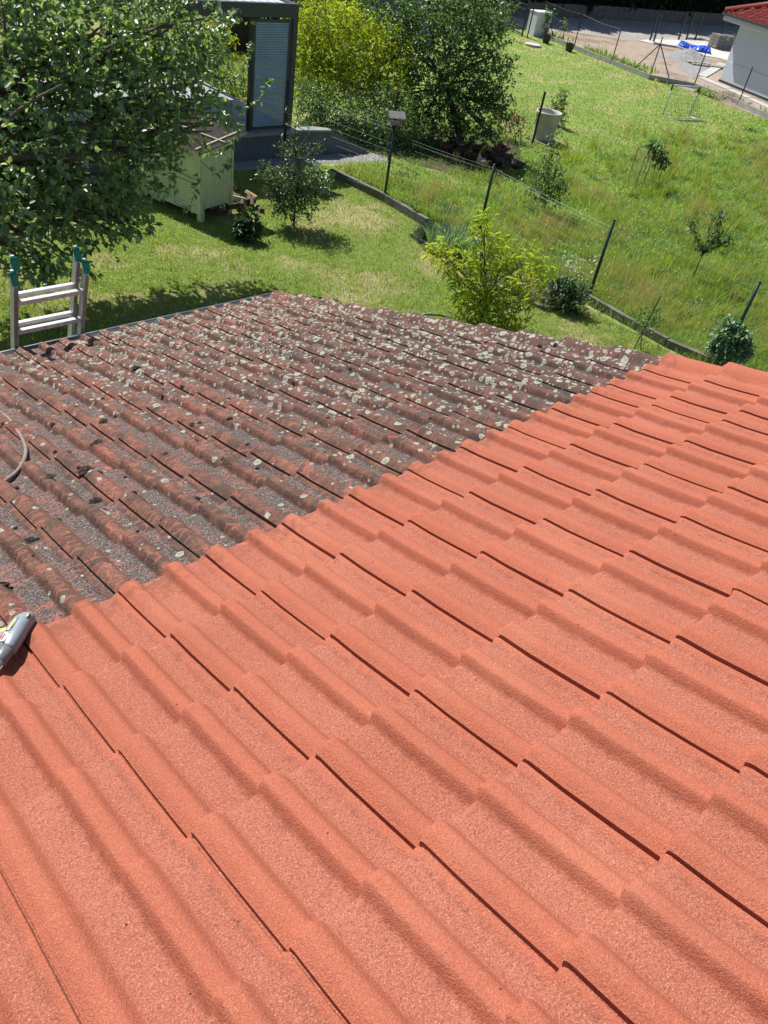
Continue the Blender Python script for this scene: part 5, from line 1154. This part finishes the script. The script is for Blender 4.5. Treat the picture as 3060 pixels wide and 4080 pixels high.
# ---- shrubs beyond the fence
yb1 = Vector((14.0, 16.6, GZ))
plant('golden_shrub', 'tall golden yellow leaved shrub right of the pergola', 'shrub', yb1, [(1240, 60, 70), (1320, 130, 110), (1230, 200, 90, -.2), (1400, 200, 120), (1500, 260, 110, .1), (1300, 300, 120, -.3), (1440, 330, 110, -.3), (1560, 330, 90, -.3), (1230, 330, 80, -.4), (1600, 250, 70), (1620, 220, 40), (1200, 110, 60), (1380, 90, 60, .4), (1530, 160, 70, .3), (1520, 390, 70, -.5)],
      L['golden'], .13, .26, 26, per=7, twig=.28, droop=.35, trunk_r=.05, shell=.35, up=.8)
yb2 = Vector((13.6, 15.0, GZ))
plant('green_shrub', 'mid green shrub below the golden one along the wire fence', 'shrub', yb2, [(1230, 430, 80), (1330, 460, 90), (1430, 490, 90), (1520, 520, 90), (1600, 500, 90, .3), (1270, 520, 60, -.1), (1380, 560, 60), (1480, 590, 50), (1640, 580, 80, .3), (1560, 430, 80, .3), (1700, 560, 60, .5), (1210, 370, 50), (1400, 590, 45, -.2), (1450, 610, 30, -.3), (1340, 540, 50, -.2)],
      L['mid'], .075, .45, 50, per=7, twig=.20, droop=.1, trunk_r=.03, shell=.3)
db = at(1850, 600)
plant('dark_tree', 'broad dark green tree in the middle with hens resting below it', 'tree', db, [(1700, 60, 110, .5), (1820, 80, 120, .3), (1930, 90, 100, .3), (1650, 180, 110, .6), (1780, 220, 120), (1900, 230, 120), (1720, 340, 110, .2), (1850, 370, 130, -.2), (1960, 330, 90, .1), (1780, 460, 100, -.3), (1900, 480, 100, -.2), (1960, 440, 60), (1700, 470, 80, .1), (1850, 0, 110, .5), (1940, 60, 55, .4), (1560, 40, 90, 1.2), (1955, 200, 45, .3), (1975, 420, 45), (1620, 380, 70, .4), (1840, 560, 70, .3), (1940, 540, 50, .2), (1600, 120, 60, .9)],
      L['dark'], .095, .55, 24, per=7, twig=.26, droop=.12, trunk_r=.09, shell=.35)
plant('tall_thin_tree', 'slender dark stemmed tree rising behind the golden shrub', 'tree', at(1400, 210), [(1390, -20, 60), (1360, 10, 45), (1420, 20, 40), (1400, -90, 90)], L['dark'], .12, .5, 16, per=6, twig=.25, trunk_r=.07, bark='bark_dark', trunk_top=tuple(upright(1392, 40, at(1400, 210))[0]))
plant('red_tinged_shrub', 'low shrub with reddish leaves left of the concrete planter', 'shrub', at(2060, 565), [(2045, 500, 40), (2075, 520, 35), (2020, 470, 40), (2050, 450, 30), (2000, 520, 45)], L['red'], .08, .4, 30, per=6, twig=.22, trunk_r=.015, shell=.2)
plant('planter_sapling', 'leafy sapling rising just behind the concrete planter', 'tree', at(2225, 505), [(2215, 440, 22), (2240, 410, 22), (2230, 470, 25), (2245, 375, 14), (2210, 400, 12)], L['mid'], .085, .45, 80, per=6, twig=.14, trunk_r=.012, shell=.1)
plant('young_fruit_tree', 'pale leaved young fruit tree in the long grass right of the hens', 'tree', at(2165, 855), [(2190, 740, 55), (2150, 760, 45), (2230, 770, 40), (2190, 690, 40), (2180, 640, 28), (2200, 580, 18), (2210, 530, 12), (2240, 720, 28), (2130, 720, 28), (2170, 810, 25), (2215, 640, 22)], L['mid'], .075, .5, 48, per=6, twig=.2, trunk_r=.018, shell=.1, six=False)
cgb = at(2560, 745)
plant('caged_sapling', 'sapling with large drooping dark leaves inside the stake cage', 'tree', cgb, [(2600, 610, 22), (2625, 620, 22), (2650, 640, 16), (2612, 590, 14)], L['dark'], .17, .42, 32, per=4, twig=.12, droop=.4, trunk_r=.013, shell=.1, six=True, trunk_top=tuple(upright(2600, 640, cgb)[0]))
sb2 = at(2752, 1125)
plant('meadow_sapling', 'upright dark leaved sapling with two forks in the meadow', 'tree', sb2, [(2860, 930, 16), (2870, 880, 14), (2880, 850, 8), (2840, 960, 16), (2815, 995, 14), (2835, 870, 12), (2830, 910, 12), (2775, 960, 9), (2760, 910, 7), (2758, 880, 6), (2785, 990, 7), (2900, 960, 10), (2915, 950, 8), (2870, 960, 12)], L['dark'], .065, .5, 200, per=6, twig=.10, trunk_r=.014, shell=.1, bark='bark_dark', trunk_top=tuple(upright(2800, 1012, sb2)[0]))
plant('roadside_sapling', 'small sapling with a tuft of leaves beyond the far fence', 'tree', at(2248, 165), [(2252, 95, 16), (2262, 108, 10)], L['mid'], .16, .5, 12, per=4, twig=.2, trunk_r=.02, shell=.1, trunk_top=tuple(upright(2250, 105, at(2248, 165))[0]))
plant('thin_sapling', 'thin sapling growing against the fence in front of the meter cabinet', 'tree', at(2172, 150), [(2185, 65, 16), (2190, 50, 10), (2180, 85, 12), (2172, 120, 8)], L['mid'], .15, .5, 12, per=4, twig=.2, trunk_r=.02, shell=.1)
plant('twig_sapling', 'nearly leafless sapling beside the far kerb', 'tree', at(2380, 262), [(2402, 190, 9), (2395, 215, 7)], L['straw'], .10, .4, 10, per=3, twig=.2, trunk_r=.012, shell=.1)
plant('garden_shrub', 'loose orange tinged shrub on the lawn behind the pergola', 'shrub', at(860, 220), [(860, 150, 45), (900, 190, 40), (830, 190, 50), (880, 240, 40), (930, 230, 40)], L['golden'], .12, .4, 14, per=6, twig=.25, trunk_r=.02)
plant('garden_shrub', 'green shrubbery directly behind the garden table', 'shrub', at(900, 380), [(880, 300, 50), (940, 300, 45), (990, 340, 30), (850, 330, 45), (960, 380, 40), (900, 400, 50)], L['mid'], .12, .45, 14, per=6, twig=.25, trunk_r=.02)
plant('corner_shrub', 'leafy branch tip near the far gate at the right of the dark tree', 'shrub', at(2010, 120), [(1970, 60, 36), (1940, 40, 40), (1985, 80, 16), (2010, 110, 12), (1950, 90, 30)], L['mid'], .14, .5, 12, per=6, twig=.25, trunk_r=.02)

# ================================================================== GRASS
def hidden_under_roof(P):
    return (P[:, 0] < 3.6) & (P[:, 1] < 3.8)
def scatter(quad_px, n, z, power=0.75):
    """ground points inside the camera's field, thinning with distance"""
    (x0, y0, x1, y1) = quad_px; out = []
    px = RNG.uniform(x0, x1, n); py = y0 + (y1 - y0) * RNG.random(n) ** power
    d = (ROT.T @ np.stack([(px - CX) / FPX, -(py - CY) / FPX, -np.ones(n)])).T
    k = (z - CAM[2]) / d[:, 2]; P = CAM + k[:, None] * d; P[:, :2] += RNG.normal(0, .03, (n, 2)); return P
def grass(name, label, P, h, w_, lm, lean=.35, hjit=.5):
    n = len(P); a = RNG.random(n) * 6.283; hh_ = (h * RNG.uniform(1 - hjit, 1 + hjit, n))[:, None] if not hasattr(h, '__len__') else (h * RNG.uniform(1 - hjit, 1 + hjit, n))[:, None]
    dist = np.linalg.norm(P - CAM, axis=1)[:, None]; ww = np.maximum(w_, dist * w_ / 14)
    S = np.stack([-np.sin(a), np.cos(a), np.zeros(n)], 1) * ww / 2
    ld = RNG.normal(0, lean, (n, 2)); tip = P + np.concatenate([ld, np.ones((n, 1))], 1) * hh_; mid = P + np.concatenate([ld * .35, np.full((n, 1), .55)], 1) * hh_
    V = np.stack([P - S, P + S, mid + S * .7, mid - S * .7, tip], 1).reshape(-1, 3); i = np.arange(n)[:, None] * 5
    F = np.concatenate([i + np.array([0, 1, 2]), i + np.array([0, 2, 3]), i + np.array([3, 2, 4])], 0)
    o = npmesh(name, V, F, lm); tag(o, label, 'grass', kind='stuff'); return o
def inpoly(P, poly):
    x, y = P[:, 0], P[:, 1]; ins = np.zeros(len(P), bool); n = len(poly)
    for i in range(n):
        (x1, y1), (x2, y2) = poly[i][:2], poly[(i + 1) % n][:2]; c_ = ((y1 > y) != (y2 > y)) & (x < (x2 - x1) * (y - y1) / (y2 - y1 + 1e-12) + x1); ins ^= c_
    return ins
def wave2(P, k, s=0.0): return np.sin(P[:, 0] * k + s + 1.3 * np.sin(P[:, 1] * k * .7)) * np.sin(P[:, 1] * k * .9 - s + 1.1 * np.sin(P[:, 0] * k * .6))
terr_poly = [(4.6, 13.75), (13.8, 13.35), (13.5, 14.3), (11.5, 19), (4.6, 19)]
P = scatter((-420, 380, 3000, 1560), 225000, GZ, .8)
U_ = RNG.random((34000, 2)); P = np.concatenate([P, np.stack([3.3 + U_[:, 0] * 8.4, -5 + U_[:, 1] * 9.5, np.full(34000, GZ)], 1)]); P = P[(P[:, 0] < F1x - .03) & ~hidden_under_roof(P) & ~inpoly(P, terr_poly) & (P[:, 1] < 22)]
bare = (wave2(P, 2.1) + .6 * wave2(P, 5.3, 1.0) > .75) & (RNG.random(len(P)) < .30); P = P[~bare]
tuft = np.where(wave2(P, 9.0, 2) > .55, 1.7, 1.0)
grass('lawn_grass', 'short mown lawn grass with dry patches', P, .036 * tuft, .010, L['lawn'], .55)
P = scatter((500, -60, 1300, 420), 26000, GZ, 1.0); P = P[(P[:, 1] > 19) & (P[:, 0] < 20)]; grass('lawn_grass', 'lawn grass of the back garden beyond the pergola', P, .07, .02, L['lawn'])
mpoly = [(F1x + .12, -12), ((fb - fd * 22).x, (fb - fd * 22).y), ((fa + fd * 3).x, (fa + fd * 3).y), (27, 30), (17, 26), (13.9, 14.0), (13.8, 13.3), (F1x + .12, 13.4)]
P = scatter((1250, 70, 3500, 1750), 400000, GZ + .004, .85); P = P[inpoly(P, mpoly)]
pxy, dd_ = project(P)
# long rough grass near the garden fence and on the right, mown farther back
rough = 1 / (1 + np.exp(-((pxy[:, 1] - 640) / 70 + (wave2(P, .9) * 1.2) + np.clip((pxy[:, 0] - 2350) / 260, -1, 2.2) * (pxy[:, 1] > 480))))
hen_area = (np.abs(pxy[:, 0] - 1880) < 190) & (np.abs(pxy[:, 1] - 625) < 60)
keep = ~(hen_area & (RNG.random(len(P)) < .75)); P, rough, pxy = P[keep], rough[keep], pxy[keep]
h = .035 + rough * (.045 + .06 * np.clip(wave2(P, 2.3, .5) + .3, 0, 1.3))
grass('meadow_grass', 'green meadow grass, mown farther back and rough near the garden fence', P, h, .012, L['meadow'], .6)
w8 = rough * np.clip(wave2(P, 1.7, 2.2) + .15 + .4 * wave2(P, 4.1), 0, 1)
sel = RNG.random(len(P)) < w8 * .13; Q = P[sel]
grass('tall_grass', 'tufts of tall straw coloured seeding grass in the rough meadow', Q, .30, .0055, L['straw'], .28, .35)
sel = RNG.random(len(P)) < rough * np.clip(wave2(P, 2.9, 4.0), 0, 1) * .16; grass('tall_grass', 'tufts of tall green grass in the rough meadow', P[sel], .24, .010, L['meadow'], .3, .35)
def clumps_of(name, label, centres, nb, r, h, w_, lm, lean):
    k = len(centres); Q = np.repeat(centres, nb, 0); n = len(Q); a = RNG.random(n) * 6.283; rr = np.abs(RNG.normal(0, r, n)); Q = Q + np.stack([rr * np.cos(a), rr * np.sin(a), np.zeros(n)], 1)
    hh_ = np.repeat(RNG.uniform(.65, 1.25, k), nb) * h
    return grass(name, label, Q, hh_, w_, lm, lean, .35)
wr_ = rough * (pxy[:, 1] > 520); wr_ = wr_ / wr_.sum()
def pick(n, extra=None):
    w2 = wr_ if extra is None else wr_ * extra / (wr_ * extra).sum(); return P[RNG.choice(len(P), n, p=w2)]
big = np.clip(wave2(P, 1.3, 1.1) + .2, 0.02, 1) ** 1.5
clumps_of('tall_grass', 'clumps of pinkish straw coloured seeding grass in the rough meadow', pick(330, big), 42, .13, .36, .0045, L['straw'], .30)
clumps_of('tall_grass', 'clumps of fresh green tall grass in the rough meadow', pick(420), 55, .14, .26, .009, L['clump'], .42)
clumps_of('meadow_weeds', 'low dark green weed patches in the rough meadow', pick(300), 50, .20, .10, .022, L['weed'], .9)
def flowers(name, label, Q, lm, s, z0, z1):
    n = len(Q); c_ = Q + np.stack([np.zeros(n), np.zeros(n), RNG.uniform(z0, z1, n)], 1); k = np.arange(6) / 6 * 6.283
    ring = np.stack([np.cos(k), np.sin(k), np.zeros(6)], 1) * s; V = (c_[:, None, :] + ring[None] * RNG.uniform(.6, 1.2, (n, 1, 1)) + RNG.normal(0, s * .12, (n, 6, 3))).reshape(-1, 3)
    F = (np.arange(n)[:, None, None] * 6 + np.array([[0, 1, 2], [0, 2, 3], [0, 3, 4], [0, 4, 5]])[None]).reshape(-1, 3); tag(npmesh(name, V, F, lm, kind='stuff'), label, 'flowers')
sel = (RNG.random(len(P)) < .0035 + .03 * np.exp(-(((pxy[:, 0] - 2530) / 110) ** 2 + ((pxy[:, 1] - 980) / 90) ** 2))) & (pxy[:, 1] > 700); flowers('white_flowers', 'scattered small white flowers in the rough meadow', P[sel], L['flower'], .014, .06, .22)
sel = RNG.random(len(P)) < .05 * np.exp(-(((pxy[:, 0] - 2260) / 70) ** 2 + ((pxy[:, 1] - 1120) / 50) ** 2)); flowers('daisies', 'group of pale daisies behind the kerb bush', P[sel], L['flower'], .018, .2, .4)
sel = RNG.random(len(P)) < .25 * np.exp(-(((pxy[:, 0] - 2605) / 14) ** 2 + ((pxy[:, 1] - 338) / 8) ** 2)) + .2 * np.exp(-(((pxy[:, 0] - 2085) / 18) ** 2 + ((pxy[:, 1] - 170) / 7) ** 2)) + .1 * np.exp(-(((pxy[:, 0] - 2650) / 14) ** 2 + ((pxy[:, 1] - 352) / 8) ** 2)); flowers('yellow_flowers', 'patches of yellow flowers along the far kerb', P[sel], L['yellow_flower'], .05, .1, .3)
P = scatter((0, 640, 2600, 1480), 1500, GZ, .8); P = P[(P[:, 0] < F1x - .3) & ~hidden_under_roof(P) & ~inpoly(P, terr_poly)]; flowers('lawn_flowers', 'few tiny white clover flowers in the lawn', P[:260], L['flower'], .010, .03, .05)
# rank growth along the kerbs and weeds on the site edge
P = scatter((2040, 120, 3100, 560), 60000, GZ, 1.0); rel = (P[:, :2] - np.array([fa.x, fa.y])) @ np.array([fn.x, fn.y]); sel = (rel > .1) & (rel < 1.6) & (RNG.random(len(P)) < np.exp(-(rel - .1) / .5)) & (wave2(P, 1.1) > -.3); grass('site_weeds', 'weeds growing along the building site side of the far kerb', P[sel], .22, .03, L['meadow'], .5)
tt = RNG.random(9000); k0, k1 = at(1318, 698), at(3060, 1600); P = np.stack([F1x + .2 + np.abs(RNG.normal(0, .12, 9000)) + tt * 0, k0.y + (k1.y - k0.y) * tt, np.full(9000, GZ)], 1); grass('kerb_grass', 'longer grass growing against the garden side kerb', P, .13, .010, L['meadow'], .45)
